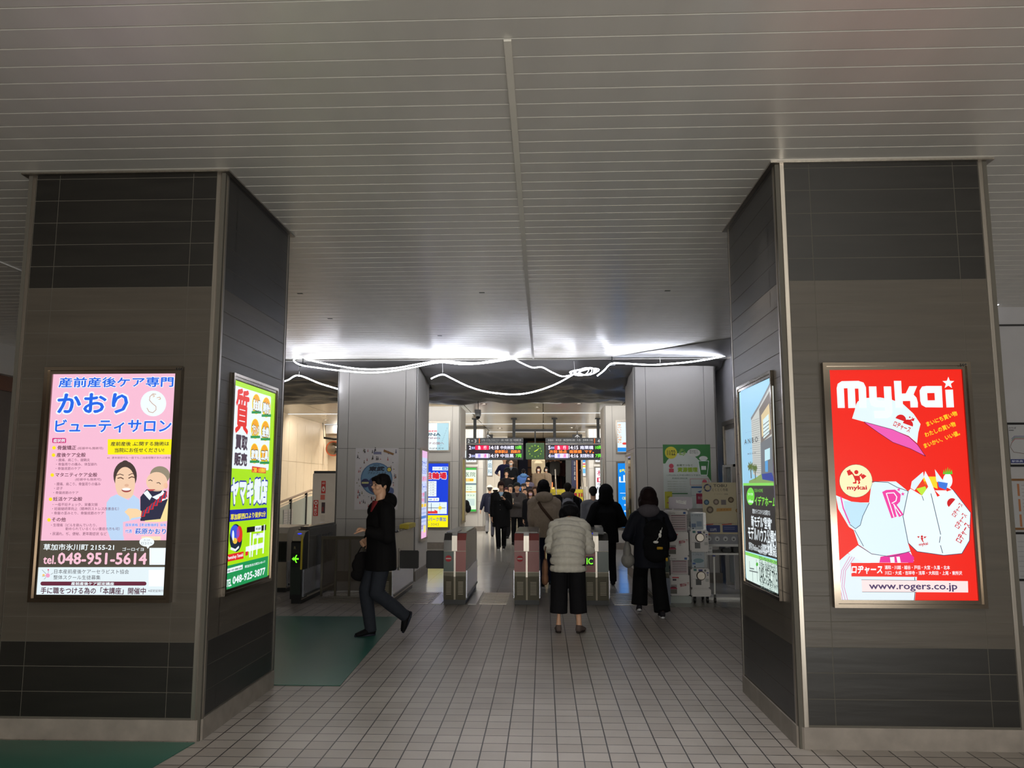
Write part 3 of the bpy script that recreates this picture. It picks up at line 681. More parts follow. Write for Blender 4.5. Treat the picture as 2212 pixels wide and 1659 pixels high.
A.line([(1150, 120), (1085, 430), (1150, 760), (1260, 865), (1590, 912), (1812, 890), (1905, 730), (1920, 385), (1700, 100)], 8, (50, 60, 90), 9)
A.line([(1430, 150), (1550, 655)], 8, (50, 60, 90), 9); A.line([(1545, 680), (1535, 755)], 8, (50, 60, 90), 9); A.line([(1548, 790), (1575, 885)], 8, (50, 60, 90), 9); A.line([(1320, 180), (1340, 235)], 7, (50, 60, 90), 9)
A.text('ロヂャース', 1665, 385, 1850, 320, (205, 24, 44), 10, .03, rot=.95); A.text('ロヂャース', 1700, 525, 1900, 450, (205, 24, 44), 10, .03, rot=.98); A.text('ロヂャース', 1700, 680, 1960, 590, (205, 24, 44), 10, .03, rot=1.02)
A.disc(1690, 268, 66, W2, 10, 66); A.disc(1690, 268, 62, (205, 24, 30), 11, 62, a0=130, a1=310)
A.disc(1318, 680, 14, (205, 24, 30), 10); A.poly([(1300, 695), (1335, 695), (1325, 745), (1345, 745)], (205, 24, 30), 10); A.poly([(1256, 680), (1290, 675), (1280, 700)], (205, 24, 30), 10); A.poly([(1340, 680), (1378, 680), (1350, 705)], (205, 24, 30), 10)
A.text('mykai', 1282, 800, 1392, 752, (205, 24, 44), 10, .04, rot=.15)
# foot bands
A.poly([(442, 1005), (1900, 1008), (1905, 1182), (448, 1172)], RED, 12); A.text('ロヂャース', 452, 1142, 828, 1040, W2, 13, .045, shear=.12)
A.text('浦和・川越・越谷・戸田・大宮・久喜・北本', 858, 1085, 1660, 1038, W2, 13, .02); A.text('川口・大成・吉祥寺・浅草・大和田・上尾・東所沢', 862, 1152, 1810, 1106, W2, 13, .02)
A.poly([(572, 1212), (1884, 1230), (1888, 1370), (580, 1362)], (250, 226, 226), 12); A.line([(570, 1213), (1250, 1222)], 5, (90, 90, 100), 13); A.line([(580, 1362), (1250, 1366)], 5, (90, 90, 100), 13)
A.text('www.rogers.co.jp', 668, 1355, 1750, 1255, (72, 54, 100), 13, .025)
A.z = (1760, 770, 5.821); A.build('poster', t)
B = Art(Vector((0, YL - .026, 0)), (1, 0, 0), (0, 0, 1), (0, -1, 0), px=lambda u, v: atY(u, v, YL - .026), lit=0)
B.text('164', 2075, 790.5, 2088, 785, (20, 18, 16), 1, .02); B.build('number_plate', t)

# ---- lime pawnshop poster, inner side of the left pillar
XL = -2.119 + .008
t, A = case('lime green backlit pawnshop poster case on the inner side of the left pillar', (-2.119, 5.315, .832), (0, 1, 0), (1, 0, 0), .915, 1.49, .04, .02)
A.px = lambda u, v: atX(u, v, XL); A.lit = .95
LIME = (172, 232, 20); full(A, LIME)
A.z = (470, 790, 6.382)
A.poly([(232, 268), (728, 425), (735, 445), (700, 1430), (690, 1442), (200, 1415), (188, 1395)], W2, 1)
A.text('質', 232, 925, 440, 350, (230, 44, 36), 3, .035)
A.text('買取', 238, 1150, 412, 975, (76, 60, 76), 3, .05); A.text('販売', 222, 1375, 405, 1210, (76, 60, 76), 3, .05)
for (x, y, s_) in ((530, 530, '貴金属'), (668, 575, '時計'), (515, 870, 'ブランド'), (655, 900, '金券'), (505, 1210, '家電'), (642, 1225, '工具')):
    A.disc(x, y, 58, (250, 220, 40), 2, 140); A.disc(x, y - 20, 46, (250, 170, 20), 3, 110)
    A.text(s_, x - 50, y + 75, x + 50, y - 45, W2, 5, .05, edge=(60, 40, 30), ew=.07)
    A.rect(x - 66, y + 95, x + 66, y + 130, (40, 150, 80), 4)
A.poly([(470, 1385), (662, 1410), (660, 1485), (465, 1470)], (220, 50, 40), 4); A.text('ご相談・お見積無料', 475, 1468, 655, 1412, (250, 230, 60), 5, .03)
A.z = (470, 1030, 6.145)
A.text('ヤマキ質店', 165, 380, 660, 30, W2, 4, .06, edge=(40, 50, 160), ew=.05)
A.poly([(150, 440), (652, 408), (648, 552), (140, 602)], (30, 40, 170), 3); A.text('草加駅西口より徒歩2分', 165, 578, 636, 455, (250, 236, 50), 4, .035)
A.disc(238, 812, 84, (24, 40, 60), 3, 186); A.disc(225, 740, 62, (60, 90, 220), 4, 100); A.disc(285, 760, 40, (226, 50, 40), 4, 110); A.disc(225, 850, 30, (240, 200, 70), 5, 40); A.disc(200, 780, 14, W2, 5, 70); A.line([(170, 950), (230, 975), (275, 930)], 12, W2, 5)
for q, w_ in ((((375, 965), (605, 905)), 26), (((470, 790), (610, 770)), 22), (((435, 745), (425, 1060)), 16), (((475, 790), (455, 1055)), 14), (((530, 780), (515, 1030)), 14), (((618, 640), (600, 1010)), 16)): A.line(q, w_, W2, 3)
A.line([(388, 705), (495, 690)], 26, (20, 20, 24), 3); A.line([(570, 685), (636, 672)], 24, (20, 20, 24), 3); A.poly([(492, 655), (578, 645), (576, 720), (490, 730)], W2, 4); A.text('草加駅', 500, 710, 570, 668, (40, 40, 60), 5, .02)
A.text('西口', 510, 780, 550, 745, (40, 40, 60), 5, .02)
A.poly([(120, 1035), (340, 990), (338, 1085), (115, 1130)], (226, 44, 44), 4); A.text('Pawnshop Yamaki', 122, 1118, 334, 1010, W2, 5, .03); A.poly([(365, 995), (400, 988), (398, 1040), (362, 1048)], (226, 44, 44), 4)
A.poly([(112, 1185), (670, 1050), (660, 1330), (100, 1500)], (30, 150, 84), 2)
A.poly([(115, 1225), (330, 1165), (328, 1225), (112, 1285)], W2, 3); A.text('年中無休', 122, 1272, 322, 1190, (40, 60, 60), 4, .02)
A.text('草加市氷川町2143-17', 355, 1215, 628, 1105, W2, 4, .02); A.text('TEL', 106, 1470, 182, 1350, W2, 4, .04); A.text('048-925-3877', 192, 1430, 628, 1200, W2, 4, .04)
A.z = (470, 790, 6.382); A.build('poster', t)

# ---- model house poster, inner side of the right pillar
XR = 1.517 - .008
t, A = case('pale blue and black backlit model house poster case inside the right pillar', (1.517, 6.215, .828), (0, -1, 0), (-1, 0, 0), .93, 1.485, .04, .02)
A.px = lambda u, v: atX(u, v, XR); A.lit = .95
full(A, (170, 222, 240))
A.z = (1580, 780, 6.144)
A.poly([(125, 400), (530, 215), (560, 900), (590, 1640), (160, 1640)], (150, 205, 236), 1)
A.poly([(265, 770), (520, 320), (560, 330), (600, 1640), (290, 1500)], (196, 200, 196), 2)
for k in range(26): A.line([(272 + k * .9, 800 + k * 27), (372 + k * 1.1, 760 + k * 29)], 2, (150, 156, 158), 3)
A.poly([(372, 640), (512, 400), (545, 960), (395, 1090)], (112, 104, 100), 3); A.poly([(400, 720), (505, 560), (530, 900), (410, 1010)], (216, 196, 150), 4); A.poly([(425, 780), (500, 700), (508, 960), (432, 1030)], (214, 236, 240), 5)
for k in range(4): A.line([(430, 850 + k * 50), (506, 790 + k * 48)], 3, (90, 90, 90), 6)
A.poly([(390, 1080), (548, 990), (590, 1640), (400, 1500)], (104, 112, 120), 3); A.poly([(448, 1180), (518, 1150), (520, 1300), (450, 1330)], (190, 230, 240), 5); A.poly([(452, 1330), (490, 1320), (492, 1470), (455, 1470)], (80, 160, 220), 5)
A.line([(268, 768), (370, 600), (522, 305)], 10, (120, 124, 128), 5)
for (x, y, s_) in ((262, 1400, 60), (320, 1420, 50)):
    A.line([(x, y), (x + 8, y + 150)], 12, (90, 80, 60), 6)
    for k in range(8): A.line([(x, y), (x + s_ * cos(k * .79) * .6, y + s_ * sin(k * .79))], 9, (90, 110, 60), 7)
A.poly([(240, 1590), (330, 1550), (400, 1500), (590, 1560), (590, 1640), (240, 1640)], (130, 160, 90), 6); A.poly([(410, 1500), (540, 1480), (590, 1600), (420, 1570)], (30, 60, 150), 7)
A.text('NEW MODEL HOUSE', 195, 950, 340, 915, (60, 70, 80), 7, .01); A.text('A N B O', 182, 1108, 358, 1000, (50, 58, 66), 7, .02); A.text('兼子', 258, 1165, 288, 1150, (80, 90, 96), 7, .0); A.text('東区谷塚', 220, 1245, 335, 1205, (80, 90, 96), 7, .0)
A.z = (1580, 1030, 5.926)
A.poly([(162, 98), (565, 95), (600, 700), (612, 1060), (188, 945), (170, 300)], (44, 42, 42), 8); A.line([(162, 97), (566, 94)], 8, (130, 220, 90), 9)
A.disc(255, 250, 50, (110, 220, 60), 9, 112); A.text('マイホ', 222, 240, 285, 205, W2, 10, .02); A.text('idea', 228, 330, 290, 290, W2, 10, .03)
A.text('IDEA HOME', 308, 195, 412, 155, (110, 200, 60), 10, .0); A.text('イデアホーム', 312, 365, 580, 255, (130, 225, 70), 10, .03)
A.text('理想のライフスタイルを実現する', 280, 470, 505, 430, W2, 10, .01)
A.text('新モデル"登場"', 268, 635, 525, 525, W2, 10, .03); A.text('モデルハウス公開中', 228, 800, 598, 690, W2, 10, .03)
A.text('業界初のResilienceによる', 235, 930, 400, 875, W2, 10, .01); A.text('100%地震保証', 405, 980, 606, 880, W2, 10, .03); A.text('※保証条件は店舗へ', 355, 975, 465, 955, W2, 10, .0)
A.poly([(190, 975), (612, 1105), (630, 1510), (205, 1335)], (226, 246, 238), 8); A.line([(190, 978), (612, 1106)], 10, (140, 220, 100), 9)
A.line([(240, 1080), (245, 1170), (300, 1180)], 4, (120, 130, 130), 9); A.line([(280, 1200), (285, 1340)], 4, (120, 130, 130), 9); A.line([(240, 1200), (350, 1225)], 4, (120, 130, 130), 9); A.line([(330, 1060), (345, 1340)], 4, (120, 130, 130), 9); A.disc(340, 1120, 14, (80, 180, 60), 10, 24)
A.text('展示場のご案内 創業17周年 水曜定休', 370, 1140, 606, 1080, (80, 100, 96), 10, .0); A.text('八潮市・総合研究所', 372, 1215, 565, 1145, (50, 60, 60), 10, .0); A.text('048-954-7090', 372, 1350, 625, 1230, (50, 60, 60), 10, .01); A.text('埼玉県草加市氷川町 営業時間10:00〜18:00', 380, 1420, 610, 1360, (90, 110, 106), 10, .0)
A.z = (1580, 780, 6.144); A.build('poster', t)
FRV = (146, 140, 132)

# ---- cases on the grey pillars of the concourse
def small_case(label, o, U, N, W_, H_, lit=1.0, fw=.04): return case(label, o, U, N, W_, H_, fw, .04, lit, frame_mat=STEEL)
t, A = small_case('pink and blue backlit poster case on the side of the left grey pillar', (-2.128, 13.75, .62), (0, 1, 0), (1, 0, 0), .8, 1.6)
full(A, (196, 208, 246)); w_, h_ = A.W, A.H
def R(x0, y0, x1, y1, c, l=1): A.rect(x0 * w_, y0 * h_, x1 * w_, y1 * h_, c, l)
def T(s_, x0, y0, x1, y1, c, l=3, b=.02, **k): A.text(s_, x0 * w_, y0 * h_, x1 * w_, y1 * h_, c, l, b, **k)
def VT(s_, x0, y0, x1, y1, c, l=3, b=.02): A.vtext(s_, x0 * w_, y0 * h_, x1 * w_, y1 * h_, c, l, b)
R(.05, .9, .95, .975, (232, 180, 226)); R(.05, .025, .95, .1, (236, 180, 222))
T('マナビ', .12, .80, .88, .87, (40, 80, 190)); T('えらび', .12, .72, .88, .79, (40, 80, 190)); T('心療内科', .12, .64, .88, .70, (220, 60, 110)); T('ハート', .12, .54, .88, .62, (60, 90, 190)); T('診療', .12, .47, .6, .52, (220, 60, 110)); T('予約', .12, .41, .6, .46, (220, 60, 110))
R(.62, .40, .9, .53, (110, 130, 150), 2); R(.1, .36, .45, .395, (240, 200, 40), 2); R(.55, .36, .9, .395, (240, 200, 40), 2)
for k in range(5): T('平日午前九時から受付', .12, .33 - k * .045, .88, .35 - k * .045, (60, 80, 150), 3, 0)
R(.08, .235, .92, .265, (70, 130, 214), 2); T('草加駅', .1, .12, .45, .17, (130, 60, 170)); R(.55, .08, .85, .16, (240, 226, 120), 2)
A.build('poster', t)

def front(label, x0, y, z0, W_, H_, lit=1.0):
    global A, w_, h_
    t, A = small_case(label, (x0, y, z0), (1, 0, 0), (0, -1, 0), W_, H_, lit); w_, h_ = A.W, A.H; return t
# parking poster and the small one above it
t = front('blue and yellow backlit bicycle parking poster case on the grey pillar', -3.27, 20.352, .50, .90, 1.68, 1.0)
full(A, (30, 66, 216)); R(.5, .87, .94, .925, (236, 246, 252), 2); T('つくばエクスプレス高架下', .5, .882, .74, .912, (40, 80, 160), 3, 0); R(.78, .878, .92, .918, (40, 130, 220), 3); T('月極', .80, .885, .90, .91, W2, 4)
T('駐輪場', .30, .74, .90, .84, (214, 40, 60), 4, .05, edge=W2, ew=.05)
R(.05, .48, .62, .71, (240, 248, 252), 2); T('月極料金', .40, .685, .56, .70, (50, 60, 90), 3, .01)
for k in range(5):
    A.line([(.06 * w_, (.675 - k * .038) * h_), (.61 * w_, (.675 - k * .038) * h_)], .004, (60, 60, 70), 3); T('2,100', .44, .645 - k * .038, .56, .662 - k * .038, (60, 60, 70), 3, .01)
A.rrect(.3 * w_, .41 * h_, .70 * w_, .46 * h_, .02, W2, 2); T('徒歩', .42, .422, .5, .448, (40, 60, 160)); T('2', .54, .42, .58, .45, (214, 40, 60)); T('分', .61, .422, .66, .448, (40, 60, 160))
R(.06, .22, .92, .395, (226, 244, 250), 2); A.line([(.3 * w_, .31 * h_), (.88 * w_, .31 * h_)], .014, (80, 80, 90), 3); A.line([(.48 * w_, .24 * h_), (.48 * w_, .38 * h_)], .012, (60, 90, 130), 3); A.line([(.72 * w_, .24 * h_), (.72 * w_, .38 * h_)], .006, (60, 60, 60), 3); A.disc(.73 * w_, .31 * h_, .045, (250, 220, 60), 4); R(.32, .225, .66, .262, (226, 60, 60), 3); A.poly([(.58 * w_, .262 * h_), (.66 * w_, .262 * h_), (.56 * w_, .285 * h_)], (226, 60, 60), 3)
R(.045, .024, .955, .20, (250, 238, 20), 2); T('サイクルパーク草加', .02, .11, .90, .17, (40, 90, 190), 3, .03); T('048-925-3043', .02, .045, .70, .085, (150, 140, 60), 3, 0)
A.build('poster', t)
t = front('white and pale blue backlit poster case high on the grey pillar above the parking poster', -3.27, 20.352, 2.43, .90, .78)
full(A, (236, 244, 246)); R(.62, .06, .95, .94, (176, 214, 226), 1)
T('Kaze', .25, .66, .62, .72, (220, 40, 70), 3, .03); T('SAUNA', .05, .52, .72, .62, (56, 90, 110), 3, .03); T('LIVING', .2, .42, .7, .48, (150, 110, 130)); T('サウナの国へ', .15, .24, .82, .32, (150, 100, 110)); T('ふろばまちや', .3, .09, .82, .14, (60, 70, 80))
for k in range(9): A.line([((.66 + .03 * k) * w_, (.1 + .08 * k) * h_), ((.74 + .02 * k) * w_, (.16 + .08 * k) * h_)], .006, (110, 150, 170), 3)
A.build('poster', t)
# bright blue clinic poster, right pillar
t = front('bright blue backlit clinic poster case on the right grey pillar of the concourse', 1.83, 20.352, .50, .90, 1.68)
full(A, (20, 138, 238)); T('内視鏡', .1, .84, .75, .89, (236, 240, 70), 3, .04); T('胃腸科', .6, .91, .95, .95, W2, 3, .03); T('山崎クリニック', .08, .68, 1.9, .80, W2, 3, .03) if False else None
T('山崎', .08, .68, .72, .80, W2, 3, .03); T('クリニック', .45, .56, .95, .64, W2, 3, .03); A.line([(.1 * w_, .53 * h_), (.9 * w_, .53 * h_)], .012, W2, 3); T('〈痛みの少ない〉', .15, .43, .9, .48, (240, 240, 120)); T('検査治療', .2, .34, .8, .37, W2); T('診療時間', .2, .25, .8, .28, W2); T('草加駅前', .3, .17, .8, .2, W2); T('☎048-922', .08, .05, .9, .12, W2, 3, .03)
A.build('poster', t)
t = front('white backlit hot spring poster case with a blue foot on the right grey pillar', 1.83, 20.352, 2.38, .90, .84)
full(A, (226, 240, 246)); T('湯', .38, .58, .9, .9, (70, 90, 100), 3, 0); T('♨', .42, .34, .86, .56, (90, 110, 120), 3, 0); VT('夜のいやし日帰り', .06, .3, .16, .9, (226, 150, 40)); A.disc(.25 * w_, .3 * h_, .06, (226, 70, 60), 3, .03); R(.05, .06, .95, .18, (30, 140, 230), 2); T('極楽湯', .4, .08, .9, .15, W2); R(.62, .22, .74, .3, (210, 50, 60), 3)
A.build('poster', t)
# far pillars
t = front('green bordered backlit clinic poster case on the far left pillar', -3.27, 28.602, .64, .92, 1.62)
full(A, (226, 246, 222)); R(.045, .93, .955, .975, (60, 176, 70), 2); R(.045, .025, .955, .07, (60, 176, 70), 2); T('草加医院', .05, .78, .92, .88, (60, 66, 70), 3, 0); A.rrect(.15 * w_, .68 * h_, .85 * w_, .74 * h_, .025, (240, 180, 40), 2); T('小児科', .3, .69, .7, .73, (250, 240, 200)); R(.2, .60, .95, .64, (120, 140, 150), 2)
for k in range(3): T('月火水木金', .2, .54 - k * .05, .8, .56 - k * .05, (90, 100, 100), 3, 0)
R(.2, .44, .95, .46, (240, 180, 40), 3); T('048-922', .2, .36, .9, .39, (110, 120, 120), 3, 0); R(.6, .15, .9, .3, (196, 216, 210), 2)
A.build('poster', t)
t = front('white backlit clinic name case high on the far left pillar', -3.27, 28.602, 2.38, .92, .5)
full(A, (236, 246, 250)); T('内科クリニック', .1, .15, .9, .4, (60, 70, 80)); A.build('poster', t)
t = front('white and red backlit poster case on the far right pillar', 1.80, 28.602, .64, .92, 1.62)
full(A, (244, 244, 250)); T('松本', .1, .80, .9, .92, (196, 60, 90), 3, 0); R(.1, .66, .95, .76, (206, 50, 76), 2); R(.16, .675, .44, .745, (244, 244, 250), 3); T('子宝', .1, .58, .6, .64, (50, 60, 66)); T('日祝', .1, .5, .6, .56, (50, 60, 66)); A.build('poster', t)
t = front('small white backlit case high on the far right pillar', 1.80, 28.602, 2.38, .92, .5)
full(A, (240, 242, 246)); T('クレヨン', .1, .15, .9, .4, (90, 90, 110)); A.build('poster', t)
# vertical signs on the far wall
def wall_sign(label, x0, y, z0, W_, H_, base, fn):
    global A, w_, h_
    t, A = case(label, (x0, y, z0), (1, 0, 0), (0, -1, 0), W_, H_, .02, .06, 1.0, name='lit_wall_sign', cat='sign', frame_mat=STEEL); w_, h_ = W_, H_; A.fw = .02
    A.mb.add([A.P(u, v, 0) for u, v in ((.02, .02), (W_ - .02, .02), (W_ - .02, H_ - .02), (.02, H_ - .02))], [(0, 1, 2, 3)], A.M(base)); fn(); A.build('panel', t)
def f1(): VT('たけ歯科', .15, .05, .85, .97, (60, 110, 130), 3, 0)
p0 = atY(1052, 1028, 34.5); p1 = atY(1064, 985, 34.5); wall_sign('white vertical dentist sign on the far left wall', p0.x, 34.6, p0.z, p1.x - p0.x, 1.15, (226, 240, 246), f1)
def f2(): R(.1, .55, .9, .95, (60, 150, 230), 2); R(.1, .45, .9, .5, (226, 60, 50), 2); R(.1, .35, .9, .42, (240, 220, 60), 2); R(.1, .12, .9, .3, (110, 190, 240), 2)
p0 = atY(1258.5, 1029, 34.5); p1 = atY(1264, 988, 34.5); wall_sign('slim blue and white vertical sign on the far right wall', p0.x, 34.6, p0.z, p1.x - p0.x + .03, 1.1, (240, 240, 244), f2)

# ---- unlit posters pasted on pillars
def sheet(label, x0, x1, y, z0, z1, name='paper_poster', cat='poster'):
    """flat paper pasted on a wall facing the viewer"""
    global A, w_, h_
    o = thing(name, label, cat, ((x0 + x1) / 2, y, z0)); m = MB(); m.box((x0, y - .003, z0), (x1, y - .0005, z1), Pm((222, 222, 218))); part(m, 'backing', o)
    A = Art((x0, y - .003, z0), (1, 0, 0), (0, 0, 1), (0, -1, 0), lit=0); A.W = x1 - x0; A.H = z1 - z0; w_, h_ = A.W, A.H
    return o
q0 = atY(765, 1101, 13.39); q1 = atY(861, 968, 13.39)
t = sheet('white festival poster with a blue disc pasted on the left grey pillar', q0.x, q1.x, 13.40, q0.z, q1.z)
R(0, 0, 1, 1, (205, 200, 200), 0)
CB = (112, 150, 180)
A.disc(.5 * w_, .50 * h_, .37 * w_, (84, 116, 150), 1); A.disc(.5 * w_, .50 * h_, .345 * w_, CB, 2); T('2025', .42, .71, .56, .735, (50, 60, 80)); T('東武', .32, .625, .68, .70, (40, 44, 60), 4, .05, shear=.15); T('ファンフェスタ', .29, .575, .72, .615, (60, 64, 80), 4, .03, shear=.15)
A.disc(.79 * w_, .65 * h_, .06 * w_, (50, 60, 90), 4); A.disc(.79 * w_, .65 * h_, .045 * w_, (220, 200, 90), 5); A.disc(.24 * w_, .43 * h_, .10 * w_, (54, 54, 100), 4); R(.16, .42, .32, .45, (190, 190, 130), 5); A.disc(.82 * w_, .30 * h_, .09 * w_, (90, 104, 150), 4); A.disc(.5 * w_, .4 * h_, .2 * w_, (60, 70, 110), 3)
rg = random.Random(5); cols = [(170, 50, 54), (70, 66, 70), (110, 110, 60), (160, 60, 60), (120, 90, 60), (96, 96, 120)]
for k in range(150):
    x = rg.uniform(.05, .95); y = rg.uniform(.05, .97)
    if (x - .5) ** 2 + ((y - .5) * h_ / w_) ** 2 < .165: continue
    c = rg.choice(cols); s_ = rg.uniform(.010, .022)
    if k % 3 == 0: A.poly([(x * w_ - s_ * .7, y * h_), (x * w_ + s_ * .7, y * h_ + s_ * .4), (x * w_ - s_ * .4, y * h_ + s_)], c, 2)
    else: A.disc(x * w_, y * h_ + s_ * 1.7, s_ * .45, c, 2, n=8); A.poly([(x * w_ - s_ * .4, y * h_ + s_), (x * w_ + s_ * .4, y * h_ + s_), (x * w_ + s_ * .7, y * h_ - s_ * 1.3), (x * w_ + s_ * .1, y * h_ - s_ * .5), (x * w_ - s_ * .6, y * h_ - s_ * 1.3)], c, 2)
A.line([(.66 * w_, .96 * h_), (.88 * w_, .90 * h_)], .035, (140, 100, 60), 3); R(.42, .90, .6, .94, (120, 120, 150), 3)
A.build('print', t)
q0 = atY(1435, 1098, 13.39); q1 = atY(1534, 960, 13.39)
t = sheet('green and white recycling poster pasted on the right grey pillar', q0.x, q1.x, 13.40, q0.z, q1.z)
R(0, 0, 1, 1, (206, 214, 208), 0); R(0, .70, 1, 1, (60, 128, 66), 1); A.poly([(w_, .7 * h_), (w_, .42 * h_), (.88 * w_, .55 * h_), (.7 * w_, .7 * h_)], (60, 128, 66), 1); A.disc(.42 * w_, .56 * h_, .42 * w_, (206, 214, 208), 2)
A.disc(.17 * w_, .87 * h_, .13 * w_, (214, 204, 60), 3); T('11/22', .09, .83, .26, .91, (60, 70, 40), 4, .03); T('♻', .33, .82, .48, .93, (150, 190, 90), 4, .03); A.disc(.65 * w_, .87 * h_, .14 * w_, (214, 216, 210), 3, .085 * w_)
T('草加駅で', .56, .885, .74, .91, (60, 66, 60), 4, .01); T('受け取り', .56, .855, .74, .88, (60, 66, 60), 4, .01)
T('会場でつなぐ', .28, .655, .62, .69, (80, 100, 70), 4, .02); T('資源循環', .30, .565, .72, .64, (150, 180, 50), 4, .05)
A.poly([(.74 * w_, .74 * h_), (.96 * w_, .74 * h_), (.92 * w_, .52 * h_), (.78 * w_, .52 * h_)], (60, 128, 66), 3); A.line([(.74 * w_, .74 * h_), (.96 * w_, .74 * h_), (.92 * w_, .52 * h_), (.78 * w_, .52 * h_)], .008, W2, 4, True); R(.8, .6, .9, .66, (230, 232, 230), 4); A.disc(.85 * w_, .78 * h_, .09 * w_, (220, 224, 220), 3, .05 * w_)
A.disc(.17 * w_, .66 * h_, .05 * w_, (196, 70, 90), 3); R(.12, .56, .22, .62, (196, 70, 90), 3)
T('11月22日(土)午前10時から午後3時', .07, .50, .8, .53, (50, 100, 80), 3, .01); T('草加駅西口駅前広場', .18, .455, .5, .48, (50, 100, 80), 3, .01)
for k in range(5): T('使用済みの資源を持ってきてください', .08, .41 - k * .038, .48, .425 - k * .038, (130, 140, 110), 3, 0)
A.line([(.56 * w_, .46 * h_), (.95 * w_, .46 * h_), (.95 * w_, .36 * h_), (.56 * w_, .36 * h_)], .006, (196, 90, 110), 3, True); A.disc(.86 * w_, .41 * h_, .05 * w_, (206, 90, 110), 4)
R(.58, .315, .84, .34, (70, 110, 160), 3); A.line([(.57 * w_, .34 * h_), (.84 * w_, .34 * h_), (.84 * w_, .2 * h_), (.57 * w_, .2 * h_)], .004, (110, 130, 160), 3, True); A.poly([(.7 * w_, .26 * h_), (.8 * w_, .28 * h_), (.76 * w_, .24 * h_)], (80, 110, 170), 4); R(.15, .22, .5, .24, (90, 140, 100), 3)
A.build('print', t)
q0 = atY(1437, 1098, 13.38); q1 = atY(1452, 1062, 13.38)
t = sheet('small yellow notice pasted below the green recycling poster', q0.x, q1.x, 13.393, q0.z, q1.z, 'notice', 'notice')
R(0, 0, 1, 1, (200, 196, 60), 0); R(.3, .3, .7, .36, (150, 50, 90), 2); T('お知', .3, .6, .7, .75, (110, 110, 60), 2, 0); A.build('print', t)
q0 = atY(1505, 1098, 13.38); q1 = atY(1522, 1066, 13.38)
t = sheet('small crimson notice pasted below the green recycling poster', q0.x, q1.x, 13.393, q0.z, q1.z, 'notice', 'notice')
R(0, .3, 1, 1, (160, 40, 70), 0); T('限定', .2, .6, .8, .8, (220, 210, 210), 2, 0); A.build('print', t)
# steel framed display on the right side wall, dark frame on the right pillar's side
t, A = case('tall polished steel display frame on the right side wall behind the pillar', (3.048, 13.55, 1.62), (0, -1, 0), (-1, 0, 0), 1.5, 1.0, .14, .05, 0, name='steel_display_frame', cat='frame', frame_mat=STEEL)
A.mb.add([A.P(u, v, 0) for u, v in ((.14, .14), (1.36, .14), (1.36, .86), (.14, .86))], [(0, 1, 2, 3)], mat('frosted_panel', (205, 205, 205), .3)); A.build('panel', t)
t, A = case('dim glass poster case on the inner side of the right grey pillar', (1.521, 14.6, .62), (0, -1, 0), (-1, 0, 0), .95, 1.5, .04, .045, 0, frame_mat=STEEL)
A.mb.add([A.P(u, v, 0) for u, v in ((.04, .04), (.91, .04), (.91, 1.46), (.04, 1.46))], [(0, 1, 2, 3)], mat('dim_mirror_glass', (60, 62, 66), .05, .9)); A.build('poster', t)
t, A = case('narrow unlit poster case on the side of the parking pillar', (-2.118, 20.6, .62), (0, 1, 0), (1, 0, 0), .9, 1.7, .05, .04, 0, frame_mat=STEEL)
full(A, (190, 172, 100)); A.build('poster', t)
t, A = case('narrow unlit poster case on the inner side of the blue clinic pillar', (1.549, 21.5, .62), (0, -1, 0), (-1, 0, 0), .9, 1.7, .05, .04, 0, frame_mat=STEEL)
full(A, (160, 170, 172)); A.build('poster', t)

# ---- route maps on the wall at the far right
def wallmap(label, u0, v0, u1, v1, fc, fn):
    global A, w_, h_
    a = atY(u0, v1, 9.4); b = atY(u1, v0, 9.4); W_ = b.x - a.x; H_ = b.z - a.z
    t, A = case(label, (a.x, 9.45, a.z), (1, 0, 0), (0, -1, 0), W_, H_, .025, .02, 0, name='wall_map', cat='map', frame_mat=fc); w_, h_ = W_, H_
    A.mb.add([A.P(u, v, 0) for u, v in ((.02, .02), (W_ - .02, .02), (W_ - .02, H_ - .02), (.02, H_ - .02))], [(0, 1, 2, 3)], Pm((176, 176, 178))); fn(); A.build('map', t)
def g1():
    T('のりば', .06, .86, .2, .9, (40, 40, 50)); T('路線図', .06, .81, .15, .84, (60, 60, 70))
    for k, c in enumerate(((150, 70, 70), (80, 110, 90), (90, 90, 140))):
        A.line([(.1 * w_, (.55 + k * .04) * h_), (.16 * w_, (.63 + .03 * k) * h_), (.5 * w_, (.63 + k * .03) * h_), (.8 * w_, (.75 - .1 * k) * h_)], .007, c, 2)
    A.line([(.1 * w_, .55 * h_), (.06 * w_, .45 * h_), (.12 * w_, .33 * h_), (.4 * w_, .28 * h_), (.8 * w_, .5 * h_)], .006, (110, 90, 80), 2); R(.05, .08, .3, .17, (40, 50, 110), 2); T('駅係員', .07, .1, .28, .15, (190, 196, 220), 3)
wallmap('black-framed railway route map on the pale wall at the far right', 2183, 912, 2290, 1008, BLACK, g1)
def g2():
    for k in range(3): R(.16, .06 + k * .3, .2, .3 + k * .3, (170, 110, 70), 2)
    for k in range(12): A.line([(.24 * w_, (.1 + .07 * k) * h_), (.9 * w_, (.1 + .07 * k) * h_)], .004, (120, 110, 110), 2)
wallmap('brown-framed fare table on the pale wall below the route map', 2190, 1034, 2300, 1145, mat('brown_frame', (130, 90, 50), .5), g2)
def g3():
    for k in range(8): A.line([(.1 * w_, (.1 + .1 * k) * h_), (.9 * w_, (.1 + .1 * k) * h_)], .004, (130, 130, 136), 2)
wallmap('black-edged timetable on the pale wall, lowest of the three panels', 2197, 1150, 2310, 1256, BLACK, g3)

